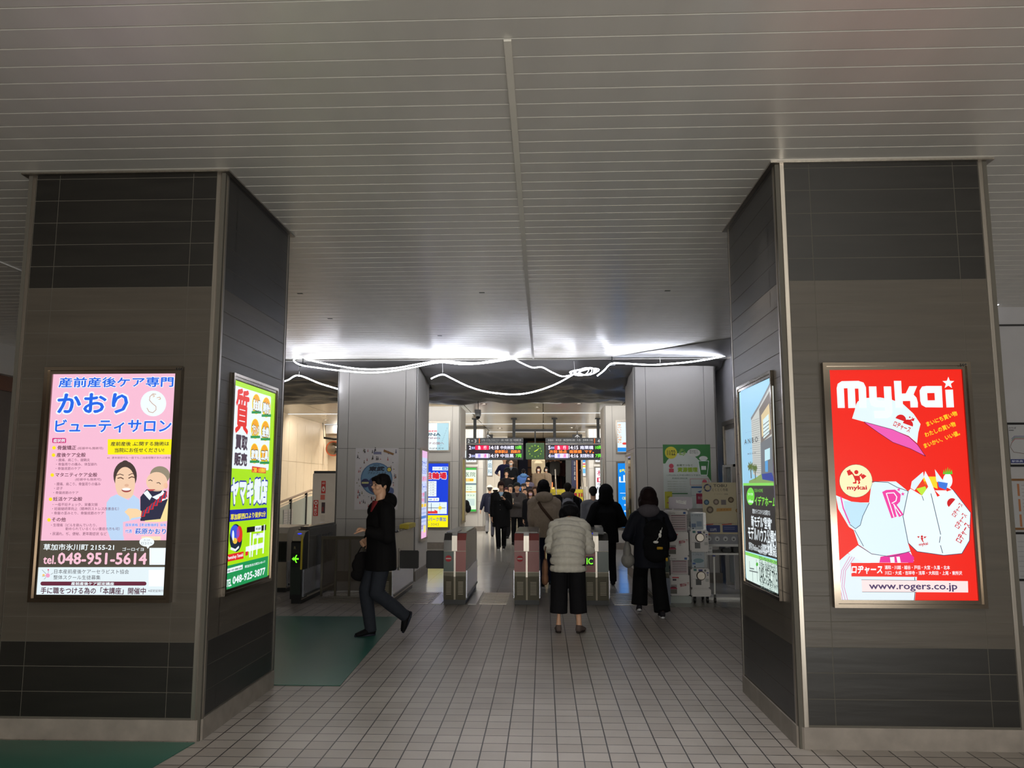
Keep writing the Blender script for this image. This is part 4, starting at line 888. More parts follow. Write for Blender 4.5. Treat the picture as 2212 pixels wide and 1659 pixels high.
# ================================================================== TICKET GATES
GB = mat('gate_beige_enamel', (168, 158, 140), .38, .1, var=.05); GL = mat('gate_steel_skirt', (176, 178, 188), .25, .8, var=.08, scale=(2, 2, 30))
GD = mat('gate_olive_metal', (74, 70, 56), .35, .5); GRED = mat('gate_faded_red', (150, 72, 66), .35); GGRN = mat('gate_dark_green', (44, 66, 56), .3); GTOP = mat('gate_smoke_top', (70, 68, 66), .25, .3)
def gate(x0, x1, label, left, right, flap=0, y0=10.84, y1=12.6, z=.90, arm=None):
    """left, right: (upper colour, lower colour) of the two front panels; flap: -1 / +1 side carrying a black flap"""
    t = thing('ticket_gate', label, 'ticket gate', ((x0 + x1) / 2, (y0 + y1) / 2, 0), 0, 'ticket gates')
    xm = (x0 + x1) / 2
    prof = [(y0 + .03, .05), (y0, .36), (y0, z - .06), (y0 + .10, z + .02), (y1 - .12, z + .02), (y1, z - .06), (y1, .05)]
    m = MB(); m.prism(prof, 0, x0 + .012, x1 - .012, GB); part(m, 'body', t)
    m = MB(); m.box((x0 + .015, y0 + .02, 0), (x1 - .015, y1 - .02, .06), BLACK); part(m, 'base', t)
    m = MB(); m.box((x0, y0 + .06, .08), (x0 + .016, y1 - .03, .44), GL); m.box((x1 - .016, y0 + .06, .08), (x1, y1 - .03, .44), GL); part(m, 'side_skirt', t)
    m = MB()
    for sx in (x0 + .004, x1 - .004): m.tube([(sx, y0 + .12, .10), (sx, y1 - .1, .10)], .018, DKGREY, 8)
    part(m, 'bumper_rail', t)
    w2 = (x1 - x0) / 2
    if left is not None:
        for i, (a, b, (cu, cl)) in enumerate(((x0 + .012, xm - .012, left), (xm + .012, x1 - .012, right))):
            m = MB(); e = .006
            m.add([(a, y0 - e, .70), (b, y0 - e, .70), (b, y0 - e, z - .06), (a, y0 - e, z - .06), (a, y0 + .1 - e, z + .025), (b, y0 + .1 - e, z + .025)], [(0, 1, 2, 3), (3, 2, 5, 4)], cu)
            m.box((a, y0 - e, .43), (b, y0 + .004, .693), cl); part(m, 'front_panel', t)
            m = MB(); m.prism([(y0 - .004, .37), (y0 - .004, .42), (y0 + .01, .42), (y0 + .03, .06), (y0 + .022, .06)], 0, a, b, GD)
            for k in range(9):
                m.box((a + .035, y0 + .004, .13 + .02 * k), (b - .035, y0 + .02 - .011 * k / 9 - .012, .136 + .02 * k), GB)
            part(m, 'vent_panel', t)
        m = MB(); m.box((xm - .012, y0 - .008, .36), (xm + .012, y0 + .01, .695), STEEL); m.box((xm - .04, y0 - .012, .70), (xm + .03, y0 + .02, z), STEEL)
        m.box((xm - .04, y0 + .02, z - .05), (xm + .03, y0 + .6, z + .05), GTOP); part(m, 'centre_strip', t)
        m = MB(); m.rbox((x0 + .02, y0 + .16, z + .015), (x1 - .02, y1 - .14, z + .04), GTOP, .01); part(m, 'top_cover', t)
    if flap:
        sx = x1 if flap > 0 else x0; yy = y0 + .42
        m = MB(); a = sx; b = sx + flap * .285; m.rbox((min(a, b) + (.0 if flap < 0 else .005), yy - .012, .425), (max(a, b), yy + .012, .672), BLACK, .02); fl = part(m, 'flap', t)
        m = MB(); m.tube([(sx + flap * .012, yy, .40), (sx + flap * .012, yy, .70)], .012, STEEL, 8); part(m, 'hinge', fl)
    return t
def front_art(t, y, lit): A = Art((0, y, 0), (1, 0, 0), (0, 0, 1), (0, -1, 0), lit=lit); return A
def no_entry(t, x, z, y=10.832):
    A = front_art(t, y, 0); A.disc(x, z, .042, (186, 26, 44), 1); A.rect(x - .034, z - .008, x + .034, z + .008, (214, 206, 200), 2); A.build('no_entry_sign', t)
tA = gate(-1.348, -1.028, 'ticket gate with green and red front panels and a black flap on its left', (GTOP, GGRN), (GRED, GRED), -1); no_entry(tA, -1.272, .60)
tB = gate(-.405, -.052, 'ticket gate with faded red front panels just left of the woman in the quilted jacket', (GRED, GRED), (GRED, GRED)); no_entry(tB, -.318, .60)
tC = gate(.520, .868, 'ticket gate with the lit letters IC and a blue reader, right of the quilted jacket', (mat('gate_black_top', (30, 28, 30), .25), GRED), (GTOP, GGRN))
A = Art((0, 10.832, 0), (1, 0, 0), (0, 0, 1), (0, -1, 0), lit=1.0); A.rect(.555, .515, .658, .635, (8, 10, 8), 1); A.text('IC', .565, .53, .648, .615, (130, 255, 40), 2, .03); A.build('display', tC)
A = Art((0, 10.832, 0), (1, 0, 0), (0, 0, 1), (0, -1, 0), lit=0); A.rect(.535, .71, .675, .81, (130, 62, 54), 1); A.line([(.548, .70), (.548, .775), (.642, .775), (.642, .715), (.548, .715)], .004, (190, 170, 60), 2); A.text('ICカード', .56, .725, .63, .765, (196, 180, 70), 3, .0); A.rect(.55, .79, .66, .80, (180, 160, 60), 2); A.build('card_notice', tC)
m = MB(); m.ell((.61, 10.93, .925), (.055, .09, .012), E((30, 40, 255), 1.2)); part(m, 'card_reader', tC)
m = MB(); m.prism([(10.86, .92), (11.0, 1.0), (11.3, 1.02), (11.3, .92)], 0, .70, .80, mat('clear_smoke_guard', (120, 120, 116), .2, 0, alpha=.6)); part(m, 'guard', tC)
tD = gate(-3.40, -3.235, 'narrow black-fronted ticket gate with the green arrow near the left pillar', None, None, z=.93)
m = MB(); m.prism([(10.83, .06), (10.815, .4), (10.815, .80), (10.95, .93), (11.1, .95), (11.1, .06)], 0, -3.395, -3.245, BLACK); m.box((-3.26, 10.805, .45), (-3.243, 10.84, .90), mat('yellow_edge', (190, 170, 40), .5)); part(m, 'front_cover', tD)
A = Art((0, 10.813, 0), (1, 0, 0), (0, 0, 1), (0, -1, 0), lit=1.2); A.rect(-3.385, .52, -3.27, .66, (6, 8, 6), 1)
A.poly([(-3.378, .59), (-3.352, .617), (-3.352, .601), (-3.33, .601), (-3.33, .579), (-3.352, .579), (-3.352, .563)], (120, 250, 40), 2)
A.rect(-3.34, .579, -3.285, .601, (120, 250, 40), 3); A.poly([(-3.345, .60), (-3.322, .642), (-3.305, .642), (-3.33, .59), (-3.305, .538), (-3.322, .538), (-3.345, .58)], (120, 250, 40), 3); A.build('arrow_display', tD)
A = Art((0, 10.813, 0), (1, 0, 0), (0, 0, 1), (0, -1, 0), lit=0); A.text('R', -3.355, .715, -3.325, .755, (150, 140, 100), 2, .01); A.rect(-3.39, .12, -3.25, .48, (20, 34, 26), .5); A.build('front_marks', tD)
m = MB(); m.ell((-3.31, 10.93, .915), (.04, .05, .012), E((40, 60, 255), 1.2)); part(m, 'card_reader', tD)
m = MB(); m.rbox((-3.40, 11.1, .08), (-3.24, 12.6, 1.0), GTOP, .03)
for k in range(3): m.box((-3.242, 11.5 + k * .3, .3), (-3.236, 11.72 + k * .3, .86), DKGREY)
part(m, 'side_cover', tD)
tE = gate(-4.35, -3.82, 'grey ticket gate with a dark window at the edge of the left pillar', None, None, y0=12.0, y1=13.2, z=.92)
m = MB(); m.box((-4.0, 11.985, .46), (-3.84, 12.0, .72), mat('dark_green_glass', (22, 32, 24), .1)); m.box((-4.01, 11.99, .44), (-3.83, 12.0, .74), BLACK); part(m, 'window', tE)
tF = gate(-2.34, -2.02, 'ticket gate with a black flap and a yellow topped reader behind the walking man', (GGRN, mat('teal_panel', (36, 84, 84), .35)), (GB, GB), 1)
m = MB(); m.rbox((-2.13, 11.9, .93), (-1.99, 12.55, 1.0), mat('yellow_edge', (190, 170, 40), .5), .01); part(m, 'yellow_top', tF)
m = MB(); m.lathe((-2.14, 11.2, .925), [(.13, 0), (.135, .012), (.12, .03)], GTOP, 24); part(m, 'round_top', tF)
tG = gate(1.49, 1.66, 'ticket gate with a dark green front just left of the capsule machines', (GTOP, GGRN), (GTOP, GGRN), z=.86)
m = MB(); m.rbox((1.500, 10.80, .02), (1.655, 10.835, .36), mat('steel_blue_front', (110, 116, 130), .3, .4), .004); part(m, 'kick_plate', tG)
# closed aisle between the black-fronted gate and the next one
t = thing('barrier_fence', 'low brown-tinted barrier with vertical posts behind the striding man', 'barrier', (-2.8, 11.6, 0))
m = MB(); m.box((-3.2, 11.585, .08), (-2.36, 11.595, .80), mat('brown_tinted_panel', (84, 74, 62), .25, 0, alpha=.55)); part(m, 'panel', t)
for x in (-3.18, -2.98, -2.78, -2.58, -2.38):
    m = MB(); m.box((x - .014, 11.575, 0), (x + .014, 11.605, .84), mat('olive_post', (82, 76, 62), .4, .4)); part(m, 'post', t)
m = MB(); m.box((-3.2, 11.57, .80), (-2.36, 11.61, .845), mat('olive_post', (82, 76, 62), .4, .4)); part(m, 'top_rail', t)
# slatted floor grilles and pale strips between the gates
for i, (x0, x1) in enumerate(((-1.99, -1.55), (-.86, -.50), (.93, 1.45), (-3.1, -2.5))):
    m = MB()
    for k in range(8): m.box((x0, 10.90 + k * .15, .0), (x1, 10.96 + k * .15, .006), STEEL)
    tag(m.build('floor_grille'), ['steel slatted floor strip in the aisle with the two black flaps', 'steel slatted floor strip between the green and red gate and the next gate', 'steel slatted floor strip in the aisle right of the IC gate', 'steel slatted floor strip behind the walking man'][i], 'floor grille', 'steel floor grilles in the gate aisles')
for i, (x0, x1) in enumerate(((-1.50, -1.37), (-1.01, -.90))):
    m = MB(); m.box((x0, 10.86, .0), (x1, 12.2, .008), mat('pale_threshold', (206, 206, 204), .25)); tag(m.build('threshold_strip'), ['pale floor strip left of the green and red ticket gate', 'pale floor strip right of the green and red ticket gate'][i], 'floor strip')

# ================================================================== CAPSULE TOY MACHINES, BOARD, STANDS
WP_ = mat('white_machine_plastic', (205, 202, 200), .35); DKW = mat('dark_hatch', (26, 30, 28), .3); PLAS = mat('clear_plastic', (200, 208, 210), .08, 0, alpha=.35)
def capsule(x0, x1, z0, z1, kind, label):
    y0, y1 = 11.12, 11.52; zw = z0 + (z1 - z0) * .545; w_ = x1 - x0; xc = (x0 + x1) / 2
    t = thing('capsule_toy_machine', label, 'capsule toy machine', (xc, (y0 + y1) / 2, z0), 0, 'capsule toy machines')
    m = MB(); m.rbox((x0, y0, z0), (x1, y1, zw), WP_, .015); part(m, 'body', t)
    m = MB(); m.box((x0 + .02, y0 + .04, zw), (x1 - .02, y1 - .02, z1 - (.05 if kind else .0)), PLAS); part(m, 'display_bin', t)
    rr = random.Random(int(x0 * 100 + z0 * 10)); m = MB()
    for k in range(14): m.ell((x0 + .05 + rr.random() * (w_ - .1), y0 + .14 + rr.random() * .16, zw + .03 + rr.random() * .08), (.026, .026, .026), Pm(rr.choice([(120, 130, 140), (60, 80, 110), (170, 150, 150), (90, 90, 96)])), n=8, k=6)
    part(m, 'capsules', t, True)
    A = Art((x0, y0 - .001, z0), (1, 0, 0), (0, 0, 1), (0, -1, 0), lit=0); h = zw - z0
    if kind:     # left stack: red lettered sheet bulging in front, sign on top
        m = MB(); m.rbox((x0 - .0, y0, z1 - .055), (x1, y1, z1), WP_, .01); part(m, 'top_sign', t)
        A.text('Gacha', .01, (z1 - z0) - .04, .09, (z1 - z0) - .022, (40, 40, 40), 2, .0); A.rect(.2, (z1 - z0) - .044, .235, (z1 - z0) - .016, (50, 90, 150), 2)
        sh = MB(); P = []
        for j in range(2):
            for k in range(9):
                a = -.9 + 1.8 * k / 8; P.append((xc + .118 * sin(a) / sin(.9), y0 + .045 - .05 * cos(a), zw + .005 + j * (z1 - zw - .065)))
        sh.add(P, [(k, k + 1, 10 + k, 9 + k) for k in range(8)], Pm((196, 184, 186)))
        for r_ in range(7):
            zz = zw + .03 + r_ * (z1 - zw - .1) / 6
            Q = [(p[0], p[1] - .002, zz) for p in P[1:8]]; Q2 = [(p[0], p[1], zz + .008) for p in Q]
            sh.add(Q + Q2, [(k, k + 1, 8 + k, 7 + k) for k in range(6)], Pm((120, 60, 76) if r_ in (0, 6) else (112, 100, 106)))
        part(sh, 'price_sheet', t)
        A.rect(.03, h - .05, .12, h - .035, (186, 40, 56), 2); A.rect(.035, h - .085, .085, h - .06, (70, 66, 80), 2); A.text('Gacha', .175, h - .20, .215, h - .07, (160, 30, 60), 2, .02, shear=.0, rot=-1.4)
        A.rect(.01, .115, .09, .15, (150, 146, 146), 2); A.disc(.045, .09, .05, (160, 50, 74), 2, .035, a0=0, a1=180); A.rect(.0, .03, .09, .088, (92, 92, 84), 3); A.text('1回', .13, .14, .16, .19, (90, 90, 90), 2, 0)
        A.build('front_print', t)
        m = MB(); m.lathe((x0 + .14, y0 - .012, z0 + h - .085), [(.036, 0), (.036, .014)], WP_, 20, axis=1); m.box((x0 + .11, y0 - .02, z0 + h - .09), (x0 + .17, y0 - .01, z0 + h - .08), WP_); part(m, 'dial', t)
    else:        # right stack: blue printed card in the bin, big steel dial, black chute
        c = Art((x0, y0 + .034, z0), (1, 0, 0), (0, 0, 1), (0, -1, 0), lit=0); hh = z1 - z0
        c.rect(.02, h + .01, w_ - .06, hh - .01, (168, 178, 186), 0); c.text('カプセル', .03, hh - .05, .16, hh - .025, (90, 100, 120), 1, .0)
        if z0 > .5: c.rect(.03, h + .04, .09, h + .09, (90, 110, 140), 1); c.rect(.10, h + .05, .17, h + .12, (120, 140, 160), 1); c.disc(.05, h + .025, .01, (40, 44, 60), 2)
        else: c.disc(.11, h + .10, .07, (110, 140, 150), 1, .03); c.rect(.03, h + .05, .07, h + .075, (70, 100, 160), 1); c.disc(.06, h + .02, .01, (40, 44, 60), 2)
        c.build('display_card', t)
        A.rect(.035, h - .035, .075, h - .005, (60, 110, 110), 2); A.rect(.10, h - .035, .155, h - .012, (54, 60, 120), 2); A.disc(.19, h - .027, .015, (110, 110, 106), 2); A.rect(.21, h - .065, .235, h - .05, (54, 60, 120), 2); A.disc(.222, h - .085, .01, (110, 110, 106), 2)
        A.rect(.19, .09, .235, .13, (170, 170, 168), 2); A.line([(.02, .125), (.09, .125)], .003, (120, 120, 130), 2); A.build('front_print', t)
        m = MB(); m.lathe((x0 + .132, y0 - .022, z0 + h - .095), [(.05, 0), (.058, .008), (.06, .024)], STEEL, 26, axis=1); m.lathe((x0 + .132, y0 - .004, z0 + h - .095), [(.062, 0), (.062, .006)], BLACK, 26, axis=1); m.rbox((x0 + .09, y0 - .036, z0 + h - .105), (x0 + .174, y0 - .02, z0 + h - .085), STEEL, .004); part(m, 'dial', t)
        m = MB(); m.rbox((x0 + .05, y0 - .006, z0 + .035), (x0 + .145, y0 + .02, z0 + .135), DKW, .012); part(m, 'chute', t)
    return t
capsule(1.70, 1.965, .615, 1.225, 1, 'white capsule machine with a red-lettered price sheet, upper of the left stack')
capsule(1.70, 1.965, .09, .615, 1, 'white capsule machine with a red-lettered price sheet, lower of the left stack')
capsule(1.985, 2.235, .675, 1.20, 0, 'white capsule machine with a big steel dial, upper of the right stack')
capsule(1.985, 2.235, .19, .675, 0, 'white capsule machine with a big steel dial, lower of the right stack')
m = MB(); m.rbox((1.685, 11.09, 0.0), (1.98, 11.55, .09), mat('pale_green_plinth', (160, 168, 164), .5), .01); tag(m.build('machine_plinth'), 'pale grey plinth under the left stack of capsule machines', 'plinth')
t = thing('wheeled_trolley', 'white wheeled base under the right stack of capsule machines', 'trolley', (2.11, 11.3, 0)); m = MB(); m.rbox((1.98, 11.1, .085), (2.245, 11.54, .19), WP_, .015); part(m, 'deck', t)
for (x, y) in ((2.03, 11.15), (2.20, 11.15), (2.03, 11.48), (2.20, 11.48)):
    m = MB(); m.lathe((x - .012, y, .04), [(.04, 0), (.04, .024)], BLACK, 16, axis=0); m.box((x - .018, y - .012, .04), (x + .018, y + .012, .088), DKGREY); part(m, 'caster', t)
# white message board on top of the left stack
t = thing('message_board', 'white board with a small paper note above the capsule machines', 'board', (1.86, 11.3, 1.23)); m = MB(); m.rbox((1.735, 11.28, 1.245), (2.06, 11.31, 1.41), mat('pale_board', (186, 180, 190), .4), .012); m.box((1.78, 11.285, 1.226), (1.80, 11.305, 1.25), WHITE); m.box((1.99, 11.285, 1.226), (2.01, 11.305, 1.25), WHITE); part(m, 'panel', t)
A = Art((1.735, 11.279, 1.245), (1, 0, 0), (0, 0, 1), (0, -1, 0), lit=0); A.poly([(.10, .125), (.24, .115), (.235, .06), (.10, .085)], (226, 226, 226), 1); A.text('ガチャお知らせ', .11, .105, .23, .12, (50, 50, 60), 2, .0, rot=-.07); A.line([(.13, .095), (.2, .088)], .003, (90, 90, 96), 2); A.build('note', t)
# beige restaurant poster board with blue cards and round stamps, on a rolling frame
t = thing('poster_stand', 'beige food poster on a white stand beside the capsule machines', 'poster stand', (2.52, 11.6, 0))
m = MB(); m.box((2.262, 11.60, 1.035), (2.86, 11.61, 1.61), mat('beige_paper', (190, 180, 150), .6)); m.box((2.262, 11.60, .885), (2.86, 11.61, 1.03), mat('beige_paper', (190, 180, 150), .6)); m.box((2.262, 11.60, .745), (2.86, 11.61, .882), mat('grey_paper', (136, 138, 144), .6)); part(m, 'panel', t)
A = Art((2.262, 11.599, .745), (1, 0, 0), (0, 0, 1), (0, -1, 0), lit=0)
A.text('TOBU', .16, .80, .35, .84, (70, 66, 66), 1, .02); A.text('とくとく市場', .14, .74, .36, .785, (70, 66, 66), 1, .0); A.text('フードラリー開催', .16, .69, .36, .71, (110, 100, 90), 1, 0)
rg = random.Random(11)
for k in range(16): a = k * pi / 8; A.disc(.075 + .045 * cos(a), .79 + .045 * sin(a), .012, rg.choice([(80, 86, 130), (130, 130, 150), (60, 60, 80)]), 1, n=8)
for (x, y, r_, c) in ((.055, .585, .038, (50, 84, 110)), (.19, .59, .042, (110, 96, 84)), (.40, .62, .042, (86, 70, 44)), (.10, .48, .05, (96, 84, 66)), (.49, .47, .03, (140, 104, 50))): A.disc(x, y, r_, c, 1); A.disc(x, y, r_ * .55, [min(255, k + 50) for k in c], 2)
A.rect(.26, .55, .33, .62, (110, 104, 106), 1); A.poly([(.19, .455), (.40, .465), (.405, .505), (.195, .50)], (186, 140, 70), 1); A.text('和・洋・中', .25, .47, .35, .493, (90, 60, 30), 2, .0)
A.rrect(.03, .165, .235, .265, .01, (34, 52, 110), 1); A.text('223円', .09, .18, .18, .22, (200, 206, 220), 2, .02); A.rrect(.27, .165, .50, .265, .01, (34, 52, 110), 1); A.line([(.29, .235), (.44, .235)], .004, (150, 160, 190), 2); A.line([(.29, .21), (.44, .21)], .004, (150, 160, 190), 2); A.poly([(.02, .262), (.14, .272), (.14, .285), (.02, .276)], (170, 60, 50), 2); A.poly([(.26, .265), (.40, .275), (.40, .288), (.26, .278)], (170, 60, 50), 2)
A.rect(.0, .128, .09, .143, (176, 70, 60), 1)
for k in range(4): A.disc(.075 + .115 * k, .075, .033, (190, 192, 194), 1); A.disc(.075 + .115 * k, .068, .013, (80, 80, 84), 2)
A.build('print', t)
m = MB()
for x in (2.28, 2.84): m.box((x - .012, 11.61, .03), (x + .012, 11.635, 1.61), WHITE)
m.box((2.26, 11.45, .0), (2.86, 11.8, .03), WHITE); part(m, 'frame', t)
t = thing('white_table', 'white two-shelf table behind the capsule machines', 'table', (2.6, 12.1, 0)); m = MB(); m.rbox((2.28, 11.75, .70), (3.0, 12.4, .735), WHITE, .008); part(m, 'tabletop', t)
m = MB(); m.rbox((2.28, 11.72, .585), (3.0, 12.4, .61), WHITE, .008); part(m, 'shelf', t)
for (x, y) in ((2.31, 11.78), (2.97, 11.78), (2.31, 12.37), (2.97, 12.37)):
    m = MB(); m.box((x - .015, y - .015, 0), (x + .015, y + .015, .70), WHITE); part(m, 'leg', t)
m = MB(); m.rbox((2.58, 11.85, .61), (2.70, 12.0, .66), BLACK, .01); tag(m.build('black_box'), 'small black box on the lower shelf of the white table', 'box')
m = MB(); m.rbox((2.72, 11.80, .61), (2.86, 12.0, .70), BLACK, .01); tag(m.build('black_box'), 'larger black box at the right of the white table shelf', 'box')
t = thing('rolling_pole', 'thin white pole on a caster beside the capsule machines', 'pole', (2.31, 11.15, 0)); m = MB(); m.tube([(2.30, 11.15, .10), (2.305, 11.15, .62)], .012, WHITE, 10); part(m, 'tube', t)
m = MB(); m.lathe((2.289, 11.15, .035), [(.035, 0), (.035, .024)], BLACK, 14, axis=0); m.box((2.288, 11.135, .04), (2.314, 11.165, .11), DKGREY); part(m, 'caster', t); m = MB(); m.box((2.285, 11.135, .61), (2.32, 11.165, .63), mat('blue_clip', (60, 70, 130), .5)); part(m, 'clip', t)
A = Art((2.255, 11.3, .62), (1, 0, 0), (0, 0, 1), (0, -1, 0), lit=0)
t = thing('note_card', 'white note card hanging beside the right capsule stack', 'card', (2.28, 11.3, .62)); m = MB(); m.box((2.252, 11.30, .63), (2.315, 11.304, .73), Pm((206, 206, 206))); m.box((2.236, 11.302, .69), (2.256, 11.306, .70), WHITE); part(m, 'card', t); A.text('注意', .005, .07, .05, .10, (60, 60, 60), 1, 0); A.text('事項', .005, .025, .05, .055, (60, 60, 60), 1, 0); A.build('print', t)
# glazed grey partition behind the table
t = thing('glazed_partition', 'grey framed glass partition behind the white table', 'partition', (2.97, 12.85, 0)); m = MB()
for y in (12.6, 13.2):
    m.box((2.92, y, 0), (3.04, y + .06, 1.9), GREYP)
m.box((2.94, 12.6, 1.86), (3.02, 13.26, 1.9), GREYP); part(m, 'frame', t)
m = MB(); m.box((2.97, 12.66, .05), (2.985, 13.2, 1.86), mat('partition_glass', (170, 180, 180), .08, 0, alpha=.35)); part(m, 'pane', t)

# ================================================================== DEPARTURE BOARDS, CLOCK, CAMERA
BRD = mat('board_housing', (52, 54, 58), .6, spec=.2)
POST = mat('dark_hanger', (34, 35, 36), .6, spec=.2); YB = 25.0
def board(x0, x1, z0, z1, label, rows, head, num, numleft, sub):
    t = thing('departure_board', label, 'departure board', ((x0 + x1) / 2, YB + .15, z0)); zh = z0 + (z1 - z0) * .72
    m = MB(); m.rbox((x0, YB, z0), (x1, YB + .3, z1), BRD, .01); m.box((x0, YB - .004, zh - .006), (x1, YB + .01, zh + .006), STEEL); part(m, 'housing', t)
    B = Art((x0, YB - .003, z0), (1, 0, 0), (0, 0, 1), (0, -1, 0), lit=.55); H_ = z1 - z0; hz = zh - z0; W_ = x1 - x0
    nx = .02 if numleft else W_ - .36
    B.text(num, nx + .03, hz + .04, nx + .30, H_ - .045, (230, 230, 230), 2, .02)
    B.rect(.40 if numleft else W_ - .44, hz + .02, .43 if numleft else W_ - .41, H_ - .02, (230, 110, 40), 2)
    a = .48 if numleft else .08; b = W_ - .06 if numleft else W_ - .48
    B.text(head, a, hz + .09, b, H_ - .04, (220, 220, 220), 2, .01); B.text(sub, a, hz + .025, b, hz + .065, (190, 190, 190), 2, .0); B.build('line_sign', t)
    D = Art((x0, YB - .003, z0), (1, 0, 0), (0, 0, 1), (0, -1, 0), lit=1.25); D.rect(.05, .07, W_ - .04, hz - .03, (34, 28, 36), 0)
    for i, (tr, kind, tm, dest, cars) in enumerate(rows):
        zb = hz - .17 - i * .255; x = .09; zt = zb + .115
        D.text(tr[0], x, zb, x + .07, zt, (236, 230, 255), 2, .03); D.text(tr[1:], x + .08, zb + .01, x + .19, zb + .09, (190, 200, 255), 2, .0)
        c = (240, 20, 70) if kind == '急行' else (206, 200, 255); D.rect(x + .20, zb - .01, x + .62, zt + .01, c, 1); D.text(kind[0], x + .28, zb, x + .37, zt, (255, 240, 255) if kind == '急行' else (110, 90, 220), 2, .02); D.text(kind[1], x + .46, zb, x + .55, zt, (255, 240, 255) if kind == '急行' else (240, 60, 120), 2, .02)
        D.text(tm, x + .64, zb, x + .93, zt, (240, 232, 255), 2, .03)
        D.text(dest, x + .99, zb, x + 1.40, zt, (226, 226, 255), 2, .02); D.text(cars, x + 1.46, zb, min(x + 1.66, W_ - .05), zt, (110, 240, 60), 2, .02)
    D.text(sub2 := (('停車駅は   西新井' if numleft else '次発 始点  南栗橋  です。')), .90 if numleft else .12, hz - .29, W_ - .08 if numleft else W_ - .45, hz - .19, (255, 130, 40), 2, .03)
    D.build('led_display', t)
    for x in (x0 + .26, x1 - .29) if numleft else (x0 + .29, x1 - .30):
        m = MB(); m.box((x - .045, YB + .1, z1 - .005), (x + .045, YB + .19, ZI - .01), POST); m.box((x - .09, YB + .06, ZI - .045), (x + .09, YB + .24, ZI - .012), POST); part(m, 'hanger_post', t)
    return t
board(-2.416, -.632, 2.385, 3.067, 'departure board on the left with the platform numbers 2 and 3', [('2番線', '急行', '14:18', '中央林間', '10両'), ('3番線', '普通', '14:19', '中目黒', '7両')], '北千住・とうきょうスカイツリー・浅草・中目黒・渋谷・中央林間 方面', '2・3', True, 'for Kitasenju, TOKYO SKYTREE, Asakusa, Nakameguro, Shibuya, Chuo-rinkan')
board(.064, 2.02, 2.382, 3.063, 'departure board on the right with the platform numbers 4 and 5', [('5番線', '急行', '14:15', '南栗橋', '10両'), ('4番線', '普通', '14:16', '東武動物公園', '7両')], '新越谷・春日部・東武動物公園・久喜・南栗橋 方面', '4・5', False, 'for Shinkoshigaya, Kasukabe, Tobu-dobutsu-koen, Kuki, Minami-kurihashi')
t = thing('station_clock', 'square green-lit station clock between the two departure boards', 'clock', (-.256, YB + .1, 2.40)); m = MB(); m.rbox((-.545, YB, 2.395), (.033, YB + .2, 2.905), mat('clock_green_case', (44, 74, 48), .4), .01); part(m, 'case', t)
A = Art((-.545, YB - .002, 2.395), (1, 0, 0), (0, 0, 1), (0, -1, 0), lit=.9); A.rect(.02, .02, .558, .49, (52, 84, 44), 0)
for k in range(1, 13):
    a = pi / 2 - k * pi / 6; x = .289 + .175 * cos(a) * 1.1; y = .255 + .175 * sin(a); A.text(str(k), x - (.013 if k < 10 else .022), y - .02, x + (.013 if k < 10 else .022), y + .02, (170, 220, 40), 1, .02)
def hand(a, L, w_): d = Vector((cos(a), sin(a))); n = Vector((-d.y, d.x)); A.poly([tuple(Vector((.289, .255)) - d * .03 + n * w_), tuple(Vector((.289, .255)) + d * L + n * w_ * .5), tuple(Vector((.289, .255)) + d * L - n * w_ * .5), tuple(Vector((.289, .255)) - d * .03 - n * w_)], (210, 235, 60), 3)
hand(pi / 2 - radians(60 + 4.5), .10, .012); hand(pi / 2 - radians(54), .165, .008); A.build('dial', t)
m = MB(); m.box((-.275, YB + .08, 2.9), (-.235, YB + .12, 3.30), POST); m.box((-.93, YB + .07, 3.265), (.36, YB + .15, 3.345), POST); part(m, 'hanger', t)
for i, (u, lab) in enumerate(((1054, 'small black sign with a white up arrow left of the clock'), (1247, 'small black sign with a white up arrow above the right board'))):
    p = atY(u, 944, 31); t = thing('arrow_sign', lab, 'sign', (p.x, 31, p.z)); m = MB(); m.box((p.x - .19, 31, p.z - .14), (p.x + .19, 31.06, p.z + .10), BLACK); m.box((p.x - .02, 31.02, p.z + .1), (p.x + .02, 31.04, ZI - .012), DKGREY); part(m, 'panel', t)
    A = Art((p.x, 30.998, p.z), (1, 0, 0), (0, 0, 1), (0, -1, 0), lit=.8); A.line([(0, -.11), (0, .07)], .022, (230, 230, 230), 1); A.line([(-.08, 0), (0, .08), (.08, 0)], .022, (230, 230, 230), 1); A.build('arrow', t)
t = thing('security_camera', 'white dome security camera hanging from a chain left of the boards', 'security camera', (-1.39, 17, 3.0)); m = MB(); m.tube([(-1.39, 17, 3.17), (-1.39, 17, 3.42)], .008, BLACK, 8); part(m, 'hanger', t); m = MB(); m.rbox((-1.46, 16.95, 3.10), (-1.33, 17.05, 3.185), mat('pale_grey_case', (150, 148, 148), .5), .008); part(m, 'housing', t); m = MB(); m.lathe((-1.39, 17, 3.04), [(.03, -.025), (.055, .0), (.062, .03), (.062, .065)], WHITE, 20); part(m, 'shell', t, True); m = MB(); m.ell((-1.39, 16.985, 3.025), (.045, .045, .045), BLACK); part(m, 'dome', t, True)

